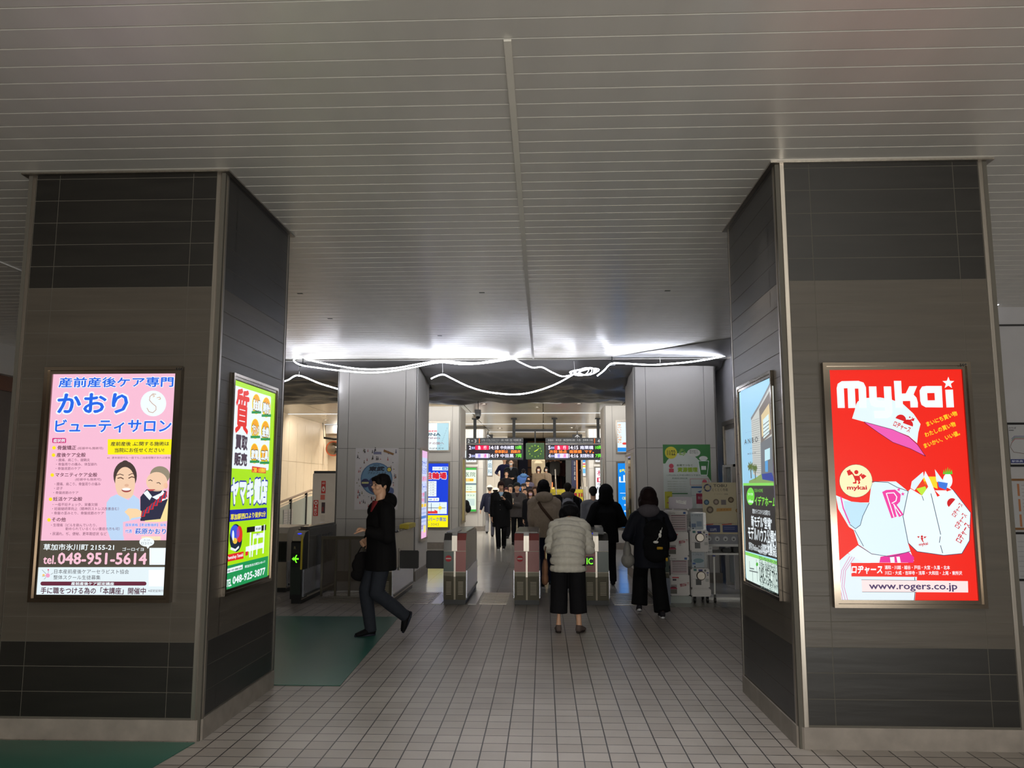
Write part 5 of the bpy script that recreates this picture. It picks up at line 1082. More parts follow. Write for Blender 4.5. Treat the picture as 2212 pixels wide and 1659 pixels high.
# ================================================================== LEFT RAMP, AED CABINET, MIRROR
t = thing('ramp_balustrade', 'glass-panelled balustrade with a wooden handrail along the left ramp', 'balustrade', (-6.3, 20.5, 0))
zt = lambda y: 1.19 + (y - 19.2) * .11 if y < 21.6 else 1.455
m = MB(); m.tube([(-6.3, 16.6, zt(16.6)), (-6.3, 21.6, zt(21.6)), (-6.3, 22.4, 1.46)], .028, mat('pale_wood_rail', (186, 150, 120), .35), 10); m.tube([(-6.3, 16.6, zt(16.6) - .09), (-6.3, 21.6, zt(21.6) - .09), (-6.3, 22.4, 1.37)], .018, STEEL, 8); part(m, 'handrail', t)
for y in (17.2, 18.4, 19.9, 21.2, 22.4):
    m = MB(); m.box((-6.33, y - .03, 0), (-6.27, y + .03, zt(y) - .02), DKGREY); part(m, 'post', t)
for a, b in ((17.2, 18.4), (18.4, 19.9), (19.9, 21.2), (21.2, 22.4)):
    m = MB(); z0, z1 = .48 + (a - 19.2) * .03, .48 + (b - 19.2) * .03; P = [(a + .05, z0), (b - .05, z1), (b - .05, zt(b) - .13), (a + .05, zt(a) - .13)]; m.prism(P, 0, -6.305, -6.295, mat('frosted_glass', (196, 206, 196), .35, 0, alpha=.85)); part(m, 'glass_panel', t)
m = MB(); m.prism([(16.6, 0), (22.4, 0), (22.4, .57), (16.6, .40)], 0, -6.36, -6.24, mat('cream_wall', (208, 190, 162), .4)); part(m, 'kerb', t)
A = Art((-6.285, 19.3, .62), (0, 1, 0), (0, 0, 1), (1, 0, 0), lit=0); A.rect(.05, .0, .38, .38, (214, 210, 206), 0); A.rect(.42, .0, .75, .38, (214, 210, 206), 0)
for k in range(5): A.line([(.09, .05 + .06 * k), (.34, .05 + .06 * k)], .006, (130, 130, 140), 1); A.line([(.46, .05 + .06 * k), (.71, .05 + .06 * k)], .006, (130, 130, 140), 1)
A.build('notices', t)
t = thing('aed_cabinet', 'tall white emergency cabinet with red AED stickers', 'cabinet', (-4.9, 18.3, 0)); m = MB(); m.rbox((-5.21, 18.0, 0), (-4.63, 18.5, 1.85), mat('cabinet_cream', (224, 214, 200), .4), .01); part(m, 'body', t); m = MB(); m.box((-5.2, 18.05, 1.85), (-4.64, 18.45, 1.905), DKGREY); part(m, 'top_lamp', t)
A = Art((-5.21, 17.998, 0), (1, 0, 0), (0, 0, 1), (0, -1, 0), lit=0); CR = (206, 64, 56)
A.rect(.20, 1.40, .30, 1.68, CR, 1); A.disc(.25, 1.50, .035, (230, 222, 214), 2, .06); A.disc(.25, 1.49, .015, CR, 3, .025); A.text('AED', .215, 1.61, .285, 1.65, (230, 222, 214), 2, .02); A.rect(.19, 1.26, .29, 1.37, (210, 110, 96), 1); A.rect(.22, .96, .30, 1.20, (70, 54, 60), 1); A.rect(.23, 1.0, .27, 1.1, (140, 60, 60), 2)
A.rect(.035, .90, .145, 1.25, CR, 1); A.disc(.09, 1.19, .042, (230, 222, 214), 2, .045); A.poly([(.09, 1.16), (.062, 1.195), (.075, 1.21), (.09, 1.2), (.105, 1.21), (.118, 1.195)], CR, 3); A.vtext('AED', .06, .91, .12, 1.14, (236, 228, 220), 2, .03)
for k in range(4): A.line([(.2, .9 - k * .03), (.3, .9 - k * .03)], .004, (120, 110, 110), 1)
A.rect(.19, .60, .31, .76, (232, 232, 230), 1); A.build('stickers', t)
p = atY(720, 969, 27.4); t = thing('convex_mirror', 'round orange-rimmed convex mirror in the far left corner', 'mirror', p[:]); m = MB(); m.lathe(p + Vector((0, 0, 0)), [(.10, -.05), (.20, -.03), (.24, .0), (.24, .05), (.0001, .06)], MIRROR, 28, axis=1); part(m, 'glass', t, True); m = MB(); m.lathe(p + Vector((0, .0, 0)), [(.235, -.02), (.262, -.02), (.262, .055), (.235, .055)], mat('orange_rim', (190, 90, 50), .5), 28, axis=1); part(m, 'rim', t); m = MB(); m.tube([p + Vector((0, .05, 0)), p + Vector((0, .58, .1))], .02, DKGREY); part(m, 'bracket', t)
m = MB(); m.rbox((-8 + .42, 27.55, 3.38), (-6.4, 27.75, 3.68), GREYP, .01); tag(m.build('blank_sign_box'), 'plain grey sign box under the ceiling in the far left corner', 'sign box')
m = MB(); m.tube([(-7.45, 26.9, 3.2), (-7.1, 26.9, 3.15), (-6.5, 26.9, 3.17), (-6.0, 26.9, 3.18)], .035, BLACK, 8); m.tube([(-7.45, 26.9, 3.2), (-7.5, 26.9, ZI)], .01, BLACK, 6); m.tube([(-6.0, 26.9, 3.18), (-6.0, 26.9, ZI)], .01, BLACK, 6); tag(m.build('sagging_cable_tray'), 'thick black cable sagging below the grey sign box', 'cable')

# ================================================================== STAIRS AT THE END
YEL = mat('yellow_riser_film', (214, 198, 44), .45, 0, var=.05); TRD = mat('stair_tread', (120, 112, 96), .5)
t = thing('staircase', 'stairs with yellow advertising film on the risers at the end of the concourse', 'stairs', (.05, 30.5, 0))
m = MB(); NR, RH, TD, Y0 = 10, .145, .32, 29.0
for k in range(NR):
    m.box((-1.5, Y0 + k * TD, k * RH), (1.56, Y0 + (k + 1) * TD + (16 if k == NR - 1 else 0), (k + 1) * RH), TRD)
part(m, 'flight', t)
m = MB()
for k in range(NR): m.box((-.2, Y0 + k * TD - .004, k * RH + .006), (1.56, Y0 + k * TD, (k + 1) * RH - .008), YEL)
part(m, 'riser_film', t)
A = Art((0, 0, 0), (1, 0, 0), (0, 0, 1), (0, -1, 0), lit=0)
def rs(k, x0, x1, c, a=0, b=1):
    A.o = Vector((0, Y0 + k * TD - .005, k * RH)); A.rect(x0, RH * (a * .9 + .05), x1, RH * (b * .9 + .05), c, 1)
RD = (176, 34, 34)
for k, (x0, x1) in ((8, (1.16, 1.30)), (7, (1.16, 1.30)), (6, (1.16, 1.30)), (8, (1.36, 1.42)), (8, (1.46, 1.52)), (6, (1.30, 1.46)), (7, (1.30, 1.38)), (5, (1.16, 1.28)), (8, (.05, .2)), (7, (-.02, .26)), (6, (.08, .18))): rs(k, x0, x1, RD)
PK = (196, 80, 140)
for k, (x0, x1) in ((4, (1.05, 1.25)), (3, (1.0, 1.38)), (2, (1.0, 1.42)), (1, (1.06, 1.34))): rs(k, x0, x1, PK)
A.build('riser_print', t)
m = MB()
for x in (.47, 1.50):
    m.tube([(x, Y0 + .1, .92), (x, Y0 + TD * 9, .92 + RH * 9), (x, Y0 + TD * 9 + 1.2, .92 + RH * 9)], .025, STEEL, 8)
    for k in (0, 4, 9): m.tube([(x, Y0 + .12 + TD * k, (k + 1) * RH), (x, Y0 + .12 + TD * k, .92 + RH * k)], .02, STEEL, 8)
part(m, 'handrail', t)
m = MB(); m.box((-1.62, Y0, 0), (-1.5, 34.5, 1.2), WHITE); m.box((1.56, Y0 + .3, 0), (1.62, 34.5, 1.55), WHITE); part(m, 'stringer', t)
# what stands on the upper landing
LZ0 = NR * RH; YS = 47.0; SW = mat('orange_brown_shop', (178, 118, 76), .5); SD = mat('dark_wood', (70, 36, 26), .5)
def lx(u, Y=YS): return atY(u, 1000, Y).x
t = thing('shop_front', 'orange-brown shop front with dark shelves on the upper landing', 'shop front', (lx(1162), YS + .2, LZ0))
m = MB(); m.box((lx(1140), YS, LZ0), (lx(1214), YS + .2, 4.2), SW); part(m, 'wall_panel', t)
for zz in (2.62, 2.1): m = MB(); m.box((lx(1140), YS - .4, zz), (lx(1184), YS, zz + .07), SD); part(m, 'shelf', t)
for k in range(5):
    x = lx(1165 + k * 4.2); m = MB(); m.lathe((x, YS - .2, 2.69), [(.045, 0), (.05, .24), (.02, .32), (.02, .42)], Pm((226, 216, 200)), 12); tag(m.build('pale_bottle', None, True), 'pale bottle standing on the shop shelf of the landing', 'bottle', 'pale bottles on the shop shelf')
for (u0, u1, Y, c, lab, nm, gx) in ((1085, 1093, 40.0, (20, 26, 70), 'dark navy banner at the left end of the landing', 'banner', 0), (1120, 1140, 46.0, (20, 26, 66), 'wide navy banner left of the shop front', 'banner', 0), (1209, 1214, 44.5, (84, 34, 34), 'dark red post right of the shop front', 'post', 0), (1222, 1234, 38.0, (150, 152, 150), 'grey pillar cladding at the right of the landing', 'cladding', 0)):
    m = MB(); m.box((lx(u0, Y), Y, LZ0), (lx(u1, Y), Y + .15, 4.2), Pm(c)); tag(m.build(nm), lab, nm)
p0 = atY(1235, 1053, 34.3); p1 = atY(1243, 985, 34.3)
t = thing('vertical_banner', 'tall navy vertical banner with pale letters right of the stairs', 'banner', (p0.x, 34.3, p0.z)); m = MB(); m.box((p0.x, 34.3, 1.452), (p1.x + .02, 34.36, 3.0), Pm((24, 30, 66))); m.box((p1.x + .03, 34.3, 1.45), (p1.x + .09, 34.36, 3.0), Pm((200, 130, 80))); part(m, 'panel', t)
A = Art((p0.x, 34.299, 1.45), (1, 0, 0), (0, 0, 1), (0, -1, 0), lit=0); A.vtext('お土産処', .10, .35, .17, 1.2, (190, 190, 180), 1, .0); A.build('print', t)
for (x, z, c) in ((.33, 1.62, (255, 150, 90)), (.40, 1.50, (255, 210, 120))):
    m = MB(); m.rbox((x - .06, 33.8, 1.452 if z < 1.6 else 1.54), (x + .06, 33.92, 1.53 if z < 1.6 else 1.74), E(c, .9), .01); tag(m.build('small_lit_display'), 'small glowing orange display %s on the landing floor' % ('box' if z > 1.6 else 'tray'), 'display')

# ================================================================== PEOPLE
def organic(mb, name, parent, vox, m, it=4, disp=None, label=None):
    me = mb.mesh('tmp'); bm = bmesh.new(); bm.from_mesh(me); bmesh.ops.recalc_face_normals(bm, faces=bm.faces[:]); bm.to_mesh(me); bm.free()
    ob = bpy.data.objects.new('tmp', me); COL.objects.link(ob)
    r = ob.modifiers.new('r', 'REMESH'); r.mode = 'VOXEL'; r.voxel_size = vox
    s = ob.modifiers.new('s', 'SMOOTH'); s.factor = .5; s.iterations = it
    dg = bpy.context.evaluated_depsgraph_get(); out = bpy.data.meshes.new_from_object(ob.evaluated_get(dg))
    bpy.data.objects.remove(ob); bpy.data.meshes.remove(me)
    if disp:
        nv = [v.normal.copy() for v in out.vertices]
        for v, n in zip(out.vertices, nv): v.co += n * disp(v.co)
    out.materials.clear(); out.materials.append(m); out.name = name
    out.polygons.foreach_set('use_smooth', [True] * len(out.polygons))
    o = bpy.data.objects.new(name, out); COL.objects.link(o); o.parent = parent
    if label: o['label'] = label
    return o
def ik(a, b, l1, l2, hint):
    a = Vector(a); b = Vector(b); d = b - a; L = min(d.length, (l1 + l2) * .999); d.normalize()
    x = (l1 * l1 - l2 * l2 + L * L) / (2 * L); h = sqrt(max(0, l1 * l1 - x * x)); hv = Vector(hint); hv = (hv - d * hv.dot(d))
    if hv.length < 1e-5: hv = Vector((0, 1, 0))
    return a + d * x + hv.normalized() * h, a + d * L
SKIN = mat('skin', (206, 160, 130), .5, 0, var=.04)
def cloth(c, r=.85): return mat('cloth_%d_%d_%d' % tuple(c), c, max(r, .7), 0, var=.08, scale=(30, 30, 30), bump=.1, spec=.12)
def folds(a, f=6.0, seed=0):
    return lambda p: a * (noise.noise(Vector((p.x * f, p.y * f, p.z * f * .55 + seed))) + .5 * noise.noise(Vector((p.x * f * 2.3, p.y * f * 2.3, p.z * f * 1.1 + seed * 3))))
def hand(mb, W, d, pn, side, s, curl=.5, full=True):
    d = d.normalized(); pn = (pn - d * pn.dot(d)).normalized(); ac = d.cross(pn) * side   # ac points to the thumb side
    R = Matrix((ac, d, pn)).transposed()
    mb.ell(W + d * .045 * s, (.040 * s, .050 * s, .017 * s), None, R, 10, 7)
    if not full: mb.ell(W + d * .10 * s + pn * .02 * s, (.036 * s, .04 * s, .022 * s), None, R, 10, 7); return
    for k, (o_, L) in enumerate(((.028, .072), (.009, .080), (-.010, .075), (-.028, .060))):
        p = W + d * .082 * s + ac * o_ * s; P = [p - d * .02 * s, p]; c = curl * (1 + .12 * k)
        for j in range(3):
            a = c * (j + .7); p = p + (d * cos(a) + pn * sin(a)) * L * s * (.45, .32, .23)[j]; P.append(p)
        mb.tube(P, [.0095 * s, .0092 * s, .0085 * s, .0078 * s, .006 * s], None, 8)
    p = W + d * .022 * s + ac * .028 * s
    mb.tube([p, p + (d * .55 + ac * .6 + pn * .35) * .035 * s, p + (d * 1.1 + ac * .62 + pn * .8) * .045 * s, p + (d * 1.5 + ac * .45 + pn * 1.1) * .052 * s], [.014 * s, .0115 * s, .0095 * s, .007 * s], None, 8)

def figure(label, loc, rz, H=1.68, lean=.04, side=0.0, head=(0, 0), hipz=None, feet=None, hands=None, elbows=None, top=(30, 30, 34), bottom=(24, 24, 28), shoe=(24, 24, 26), sole=None,
           hair=('short', (26, 22, 22)), mask=None, glasses=False, hat=None, hem=.08, bulk=1.0, legr=(.052, .042, .036), hemz=None, collar=None, hood=None, vox=.016, quilt=False, curl=.6, group=None, fold=.006, buttons=0, sleeve=None, palm=None, hipw=1.0, hs=1.0):
    t = thing('person', label, 'person', loc, rz, group); s = H / 1.7
    V = Vector
    hz = (hipz if hipz is not None else .52 * H); P = V((0, 0, hz))
    sd = V((sin(side), sin(lean), cos(lean))).normalized()
    nb = P + sd * .30 * H
    fw = V((0, cos(lean), -sin(lean)))
    hl = lean + head[1]; hd = V((sin(side) * .5, sin(hl * .8), cos(hl * .8))).normalized()
    hc = nb + hd * .108 * H
    RH = Matrix.Rotation(head[0], 3, 'Z') @ Matrix.Rotation(-hl, 3, 'X')
    sh = [nb + V((sx * .100 * H * (.92 + .08 * bulk), 0, 0)) - sd * .040 * H for sx in (-1, 1)]
    feet = feet or [(-.055 * H, -.02, 0, 0, .12), (.055 * H, .05, 0, 0, -.12)]      # x, y, z, toe-down pitch, yaw
    hands = hands or [(-.125 * H, .03, .44 * H), (.125 * H, .03, .44 * H)]
    elbows = elbows or [(-.5, -1, 0), (.5, -1, 0)]
    W = []; EL = []
    for i in (0, 1):
        e, w_ = ik(sh[i], V(hands[i]), .172 * H, .150 * H, elbows[i]); W.append(w_); EL.append(e)
    hipj = [P + V((sx * .052 * H * hipw, 0, -.015 * H)) for sx in (-1, 1)]; AN = []; KN = []
    for i in (0, 1):
        x, y, z, pt, yw = feet[i]
        a = V((x, y, z + .048 * H + .06 * H * sin(pt)))
        k, an = ik(hipj[i], a, .236 * H, .236 * H, (0, 1, 0)); KN.append(k); AN.append(an)
    # ---- body: one continuous skin
    mb = MB()
    mb.tube([P - sd * .03 * H, P + sd * .1 * H, P + sd * .2 * H, P + sd * .27 * H, nb], [(.078 * H, .052 * H), (.070 * H, .050 * H), (.080 * H, .052 * H), (.070 * H, .042 * H), (.03 * H, .03 * H)], None, 12, hint=V((0, 1, 0)))
    mb.tube([nb - sd * .02 * H, nb + hd * .03 * H, hc - hd * .02 * H], [.038 * H, .031 * H, .034 * H], None, 12)
    for i in (0, 1):
        mb.tube([nb - sd * .03 * H, sh[i]], [.03 * H, .032 * H], None, 10)
        mb.tube([sh[i], EL[i], W[i]], [.032 * H, .024 * H, .0165 * H], None, 10); mb.ell(EL[i], (.025 * H,) * 3, None)
        mb.tube([hipj[i], KN[i], AN[i]], [.045 * H, .032 * H, .021 * H], None, 10); mb.ell(KN[i], (.033 * H,) * 3, None)
        d = (W[i] - EL[i]).normalized(); pn = V(palm[i]) if palm else (V((-1 if i else 1, .2, 0)))
        hand(mb, W[i], d, pn, (-1 if i else 1), s, curl, vox < .03)
        Rq = Matrix.Rotation(feet[i][4], 3, 'Z') @ Matrix.Rotation(-feet[i][3], 3, 'X'); mb.ell(AN[i] + Rq @ V((0, .03 * H, -.024 * H)), (.018 * H, .045 * H, .012 * H), None, Rq)
    s0 = s; s = s0 * hs; hc = hc + hd * (.05 * s0 * (hs - 1))
    def hp(x, y, z): return hc + RH @ V((x * s, y * s, z * s))
    def he(x, y, z, a, b, c, n=14, k=9): mb.ell(hp(x, y, z), (a * s, b * s, c * s), None, RH, n, k)
    he(0, -.008, .022, .076, .093, .084); he(0, .030, -.045, .056, .060, .062); he(0, .055, -.078, .026, .026, .022); he(0, .062, .040, .058, .030, .040)
    he(0, .098, -.012, .012, .020, .016); he(0, .088, .010, .009, .014, .026); he(-.036, .060, -.020, .028, .028, .028); he(.036, .060, -.020, .028, .028, .028)
    he(0, .086, -.046, .023, .012, .007); he(0, .084, -.058, .019, .012, .007)
    he(-.077, -.008, -.006, .010, .020, .031, 8, 6); he(.077, -.008, -.006, .010, .020, .031, 8, 6)
    organic(mb, 'body', t, min(vox, .012) if vox > .008 else vox, SKIN, 2)
    far = vox > .011
    HS = cloth(hair[1] if hair else (20, 18, 18), .55)
    if not hair or True:
        DKE = mat('dark_eye', (24, 18, 16), .3)
        for sx in (-1, 1):
            m = MB(); m.ell(hp(sx * .030, .0835, .012), (.013 * s, .006 * s, .006 * s), DKE, RH, 10, 6); part(m, 'eye', t, True, local=True)
            m = MB(); m.ell(hp(sx * .032, .089, .034), (.019 * s, .005 * s, .0035 * s), DKE, RH, 10, 6); part(m, 'eyebrow', t, True, local=True)
        m = MB(); m.ell(hp(0, .0965, -.052), (.019 * s, .003 * s, .0035 * s), mat('lips', (150, 84, 76), .5), RH, 10, 6)
        if not mask: part(m, 'mouth', t, True, local=True)
    if hair:
        mb = MB(); k = hair[0]
        if k != 'bald':
            he(0, -.022, .036, .088, .098, .088); he(0, .03, .078, .068, .062, .036)
            he(-.068, -.01, .03, .022, .045, .045); he(.068, -.01, .03, .022, .045, .045); he(0, -.055, -.03, .062, .045, .055)
        if k in ('bowl', 'bob', 'long'):
            he(0, .055, .062, .072, .05, .04); he(-.072, .0, -.002, .022, .062, .062); he(.072, .0, -.002, .022, .062, .062)
        if k in ('bob', 'long'):
            he(0, -.030, .02, .100, .108, .104); he(0, -.045, -.06, .108, .072, .085); he(-.082, -.005, -.05, .034, .058, .075); he(.082, -.005, -.05, .034, .058, .075)
        if k == 'long':
            for sx in (-1, 1): mb.tube([hp(sx * .07, .0, -.02), hp(sx * .078, .02, -.12), hp(sx * .06, .045, -.22)], [(.028 * s, .03 * s), (.026 * s, .028 * s), (.012 * s, .012 * s)], None, 10)
            mb.tube([hp(0, -.05, -.02), hp(0, -.07, -.16), hp(0, -.08, -.25)], [(.075 * s, .04 * s), (.07 * s, .03 * s), (.04 * s, .012 * s)], None, 12)
        if k == 'messy': he(0, .07, .07, .06, .035, .03); he(-.05, .06, .055, .03, .03, .04); he(0, -.02, .075, .08, .085, .06)
        if mb.v: organic(mb, 'hair', t, max(.006, vox * .7), HS, 3, folds(.004, 28, 2) if not far else None)
    if mask:
        m = MB(); m.ell(hp(0, .068, -.038), (.052 * s, .046 * s, .046 * s), cloth(mask, .8), RH, 14, 9); part(m, 'face_mask', t, True, local=True)
    if glasses:
        m = MB(); GM = mat('glasses_metal', (180, 170, 160), .2, .9)
        for sx in (-1, 1):
            Q = [hp(sx * .032 + .023 * cos(a * pi / 8), .101, .010 + .017 * sin(a * pi / 8)) for a in range(17)]; m.tube(Q, .0016, GM, 6); m.tube([hp(sx * .055, .100, .013), hp(sx * .078, .0, .012)], .0016, GM, 6)
        m.tube([hp(-.009, .102, .012), hp(.009, .102, .012)], .0016, GM, 6); part(m, 'glasses', t, True, local=True)
    if hat:
        kind, hc_ = hat; mb = MB(); HM = cloth(hc_)
        if kind == 'brim':
            mb.ell(hp(0, -.008, .075), (.092 * s, .104 * s, .060 * s), None, RH); mb.tube([hp(0, -.008, .045), hp(0, -.008, .072)], [(.150 * s, .160 * s), (.095 * s, .105 * s)], None, 20, hint=RH @ V((0, 1, 0)))
        elif kind == 'bucket':
            mb.ell(hp(0, -.008, .082), (.090 * s, .102 * s, .058 * s), None, RH); mb.tube([hp(0, 0, .028), hp(0, -.008, .09)], [(.118 * s, .13 * s), (.088 * s, .1 * s)], None, 20, hint=RH @ V((0, 1, 0)))
        elif kind == 'cap':
            mb.ell(hp(0, -.012, .062), (.088 * s, .102 * s, .062 * s), None, RH); mb.ell(hp(0, .10, .042), (.06 * s, .055 * s, .010 * s), None, RH)
        else: mb.ell(hp(0, -.012, .052), (.090 * s, .104 * s, .078 * s), None, RH)
        organic(mb, 'hat', t, .009, HM, 2)
    if hood == 'up':
        mb = MB(); he(0, -.035, .020, .132, .130, .138); he(0, -.050, -.07, .132, .095, .11); he(0, -.03, -.15, .15, .10, .08); organic(mb, 'hood', t, .012, cloth(top), 4, folds(.004, 8))
    elif hood:
        mb = MB(); c = nb + V((0, -.055 * H, .012 * H)); mb.ell(c, (.088 * H, .045 * H, .055 * H), None); mb.tube([nb + V((-.075 * H, .005 * H, .0)), nb + V((-.06 * H, -.04 * H, .025 * H)), nb + V((0, -.055 * H, .035 * H)), nb + V((.06 * H, -.04 * H, .025 * H)), nb + V((.075 * H, .005 * H, .0))], .026 * H, None, 10); organic(mb, 'hood', t, .012, cloth(hood), 4, folds(.006, 9))
    s = s0
    # ---- jacket
    mb = MB(); b = bulk; TM = cloth(top, .7); hm = P + V((0, .0, 0)) - V((0, 0, hem * H))
    mb.tube([hm, P - V((0, 0, .01 * H)), P + sd * .10 * H, P + sd * .20 * H, P + sd * .262 * H, nb + sd * .002 * H],
            [(.104 * H * b, .076 * H * b), (.100 * H * b, .074 * H * b), (.094 * H * b, .070 * H * b), (.102 * H * b, .070 * H * b), (.094 * H * (b * .5 + .5), .058 * H), (.046 * H, .046 * H)], None, 18, hint=V((0, 1, 0)))
    sb = (b if sleeve is None else sleeve) * .92
    for i in (0, 1):
        mb.ell(sh[i] - sd * .012 * H, (.050 * H * sb, .048 * H * sb, .050 * H * sb), None); mb.tube([nb - sd * .01 * H, sh[i]], [.040 * H, .046 * H * sb], None, 12)
        mb.tube([sh[i], EL[i]], [.048 * H * sb, .040 * H * sb], None, 12); mb.ell(EL[i], (.041 * H * sb,) * 3, None); mb.tube([EL[i], W[i] - (W[i] - EL[i]).normalized() * .01], [.040 * H * sb, .028 * H * sb], None, 12)
    if quilt:
        ax = sd
        def dq(p):
            q = (p - P).dot(ax) if p.z > P.z else p.z - P.z
            c = abs(sin(q * pi / .085)); return .022 * c ** .5 - .010 + .006 * noise.noise(V((p.x * 30, p.y * 30, p.z * 5))) * c + .006 * noise.noise(V((p.x * 8, p.y * 8, p.z * 8)))
        organic(mb, 'jacket', t, .009, TM, 5, dq)
    else: organic(mb, 'jacket', t, max(vox * .9, .008), TM, 6, folds(fold, 7, loc[0] * 3))
    if collar:
        m = MB(); m.tube([nb + V((0, .022 * H, -.055 * H)) + fw * .035 * H, nb + fw * .035 * H + V((0, 0, .012 * H))], [(.010 * H, .012 * H), (.040 * H, .016 * H)], cloth(collar), 10, hint=V((0, 1, 0))); part(m, 'shirt_collar', t, True, local=True)
    for k in range(buttons):
        p = P + sd * (.2 - .07 * k) * H + fw * .073 * H * b; m = MB(); m.ell(p + V((.02, 0, 0)), (.008, .005, .008), mat('button', (110, 106, 100), .3)); part(m, 'button', t, True, local=True)
    # ---- trousers
    mb = MB(); mb.tube([P + V((0, 0, .03 * H)), P - V((0, 0, .05 * H))], [(.086 * H * hipw, .062 * H), (.092 * H * hipw, .066 * H)], None, 14, hint=V((0, 1, 0)))
    for i in (0, 1):
        a = AN[i]; kk = KN[i]; he_ = a - (kk - a).normalized() * .022 * H
        if hemz is not None: he_ = a + (kk - a) * max(0, (hemz - a.z) / max(.05, kk.z - a.z))
        mb.tube([hipj[i], hipj[i] + (kk - hipj[i]) * .5, kk], [legr[0] * H, (legr[0] + legr[1]) * .5 * H, legr[1] * H], None, 14); mb.ell(kk, (legr[1] * H,) * 3, None); mb.tube([kk, (kk + he_) / 2, he_], [legr[1] * H, (legr[1] + legr[2]) * .5 * H, legr[2] * H], None, 14)
    organic(mb, 'trousers', t, max(vox * .8, .008), cloth(bottom, .8), 5, folds(.005, 8, 5))
    # ---- shoes
    for i in (0, 1):
        x, y, z, pt, yw = feet[i]; Rf = Matrix.Rotation(yw, 3, 'Z') @ Matrix.Rotation(-pt, 3, 'X'); a = AN[i]
        f = lambda u, v, w_: a + Rf @ V((u * s, v * s, w_ * s))
        mb = MB(); mb.tube([f(0, -.052, -.048), f(0, -.02, -.036), f(0, .04, -.038), f(0, .11, -.052), f(0, .165, -.060)], [(.030 * s, .030 * s), (.038 * s, .044 * s), (.042 * s, .040 * s), (.046 * s, .028 * s), (.030 * s, .018 * s)], None, 14); mb.tube([f(0, -.015, -.03), f(0, -.02, .012)], [.038 * s, .034 * s], None, 12)
        sh_ = organic(mb, 'shoe', t, .009, cloth(shoe, .45), 3)
        m = MB(); Q = [f(.034 * sin(q) * (1 - .25 * cos(q)), .058 + .118 * cos(q), -.080) for q in [2 * pi * k / 20 for k in range(20)]]; Q2 = [p + Rf @ V((0, 0, .022 * s)) for p in Q]; m.add(Q + Q2, [list(range(20))[::-1], list(range(20, 40))] + [(k, (k + 1) % 20, 20 + (k + 1) % 20, 20 + k) for k in range(20)], cloth(sole or (18, 18, 18), .6)); o = part(m, 'sole', sh_, True, local=True)
    t['_j'] = 0; del t['_j']
    return t, dict(P=P, nb=nb, sd=sd, fw=fw, W=W, EL=EL, hc=hc, RH=RH, AN=AN, sh=sh, H=H, s=s)
def world(t, p):
    M_ = Matrix.Translation(t.location) @ Matrix.Rotation(t.rotation_euler[2], 4, 'Z'); return M_ @ Vector(p)
def soft(name, label, cat, t, fill, m, vox=.01, disp=None, extra=None):
    """a soft thing carried by figure t, given in the figure's own axes"""
    o = thing(name, label, cat, world(t, fill[0])[:], t.rotation_euler[2]); base = Vector(fill[0]); mb = MB()
    for (c, r_) in fill[1]: mb.ell(Vector(c) - base, r_, None)
    organic(mb, 'bag_body' if 'bag' in name or 'pack' in name else 'body', o, vox, m, 4, disp)
    if extra:
        for nm, mbx in extra(base): part(mbx, nm, o, True, local=True)
    return o
def rod(pts, r, m):
    q = MB(); q.tube(pts, r, m, 8); return q

# 1 the walking man in front
t, J = figure('man in a black jacket and faded jeans striding to the left with a black bag', (-1.72, 8.55, 0), radians(122), 1.68, lean=.03, head=(.15, -.02), feet=[(-.07, -.24, .04, 1.15, .1), (.08, .07, 0, 0, .0)],
              hands=[(-.10, .21, 1.10), (.24, .08, .98)], elbows=[(-.8, -1, -.2), (.6, -1, 0)], top=(17, 16, 17), bottom=(40, 43, 50), shoe=(15, 15, 17), sole=(40, 42, 52), hair=('messy', (18, 15, 15)), glasses=True, bulk=1.22, hem=.115, legr=(.056, .046, .036), vox=.0058, curl=1.8, sleeve=1.22, palm=[(.3, .2, -1), (-1, 0, 0)], collar=(120, 40, 44), hood=(17, 16, 17))
A = Art((0, 0, 0), (1, 0, 0), (0, 0, 1), (0, -1, 0), lit=0)
p = (J['EL'][0] * .45 + J['W'][0] * .55); d = (J['W'][0] - J['EL'][0]).normalized(); up = Vector((0, 0, 1)); nn = Vector((-1, -.25, 0)).normalized(); A = Art(p + nn * .064 - d * .06, d, (d.cross(nn)) * -1 if (d.cross(nn)).z < 0 else d.cross(nn), nn, lit=0); A.text('STAND', 0, -.012, .12, .018, (150, 70, 44), 1, .02); me = A.mb.mesh('sleeve_print'); o = bpy.data.objects.new('sleeve_print', me); COL.objects.link(o); o.parent = t
w1 = J['W'][1]
soft('hand_bag', 'black bag hanging from the striding man\'s hand', 'bag', t, ((w1.x + .0, w1.y + .03, w1.z - .10), [((w1.x, w1.y + .03, w1.z - .26), (.06, .13, .10)), ((w1.x, w1.y + .03, w1.z - .36), (.065, .14, .08)), ((w1.x, w1.y + .03, w1.z - .18), (.04, .10, .06))]), cloth((20, 18, 19)), .01, folds(.006, 9),
     lambda b: [('strap', rod([Vector((0, -.07, -.05)), Vector((0, -.03, .02)), Vector((0, 0, .04)), Vector((0, .03, .02)), Vector((0, .07, -.05))], .007, cloth((16, 15, 15))))])
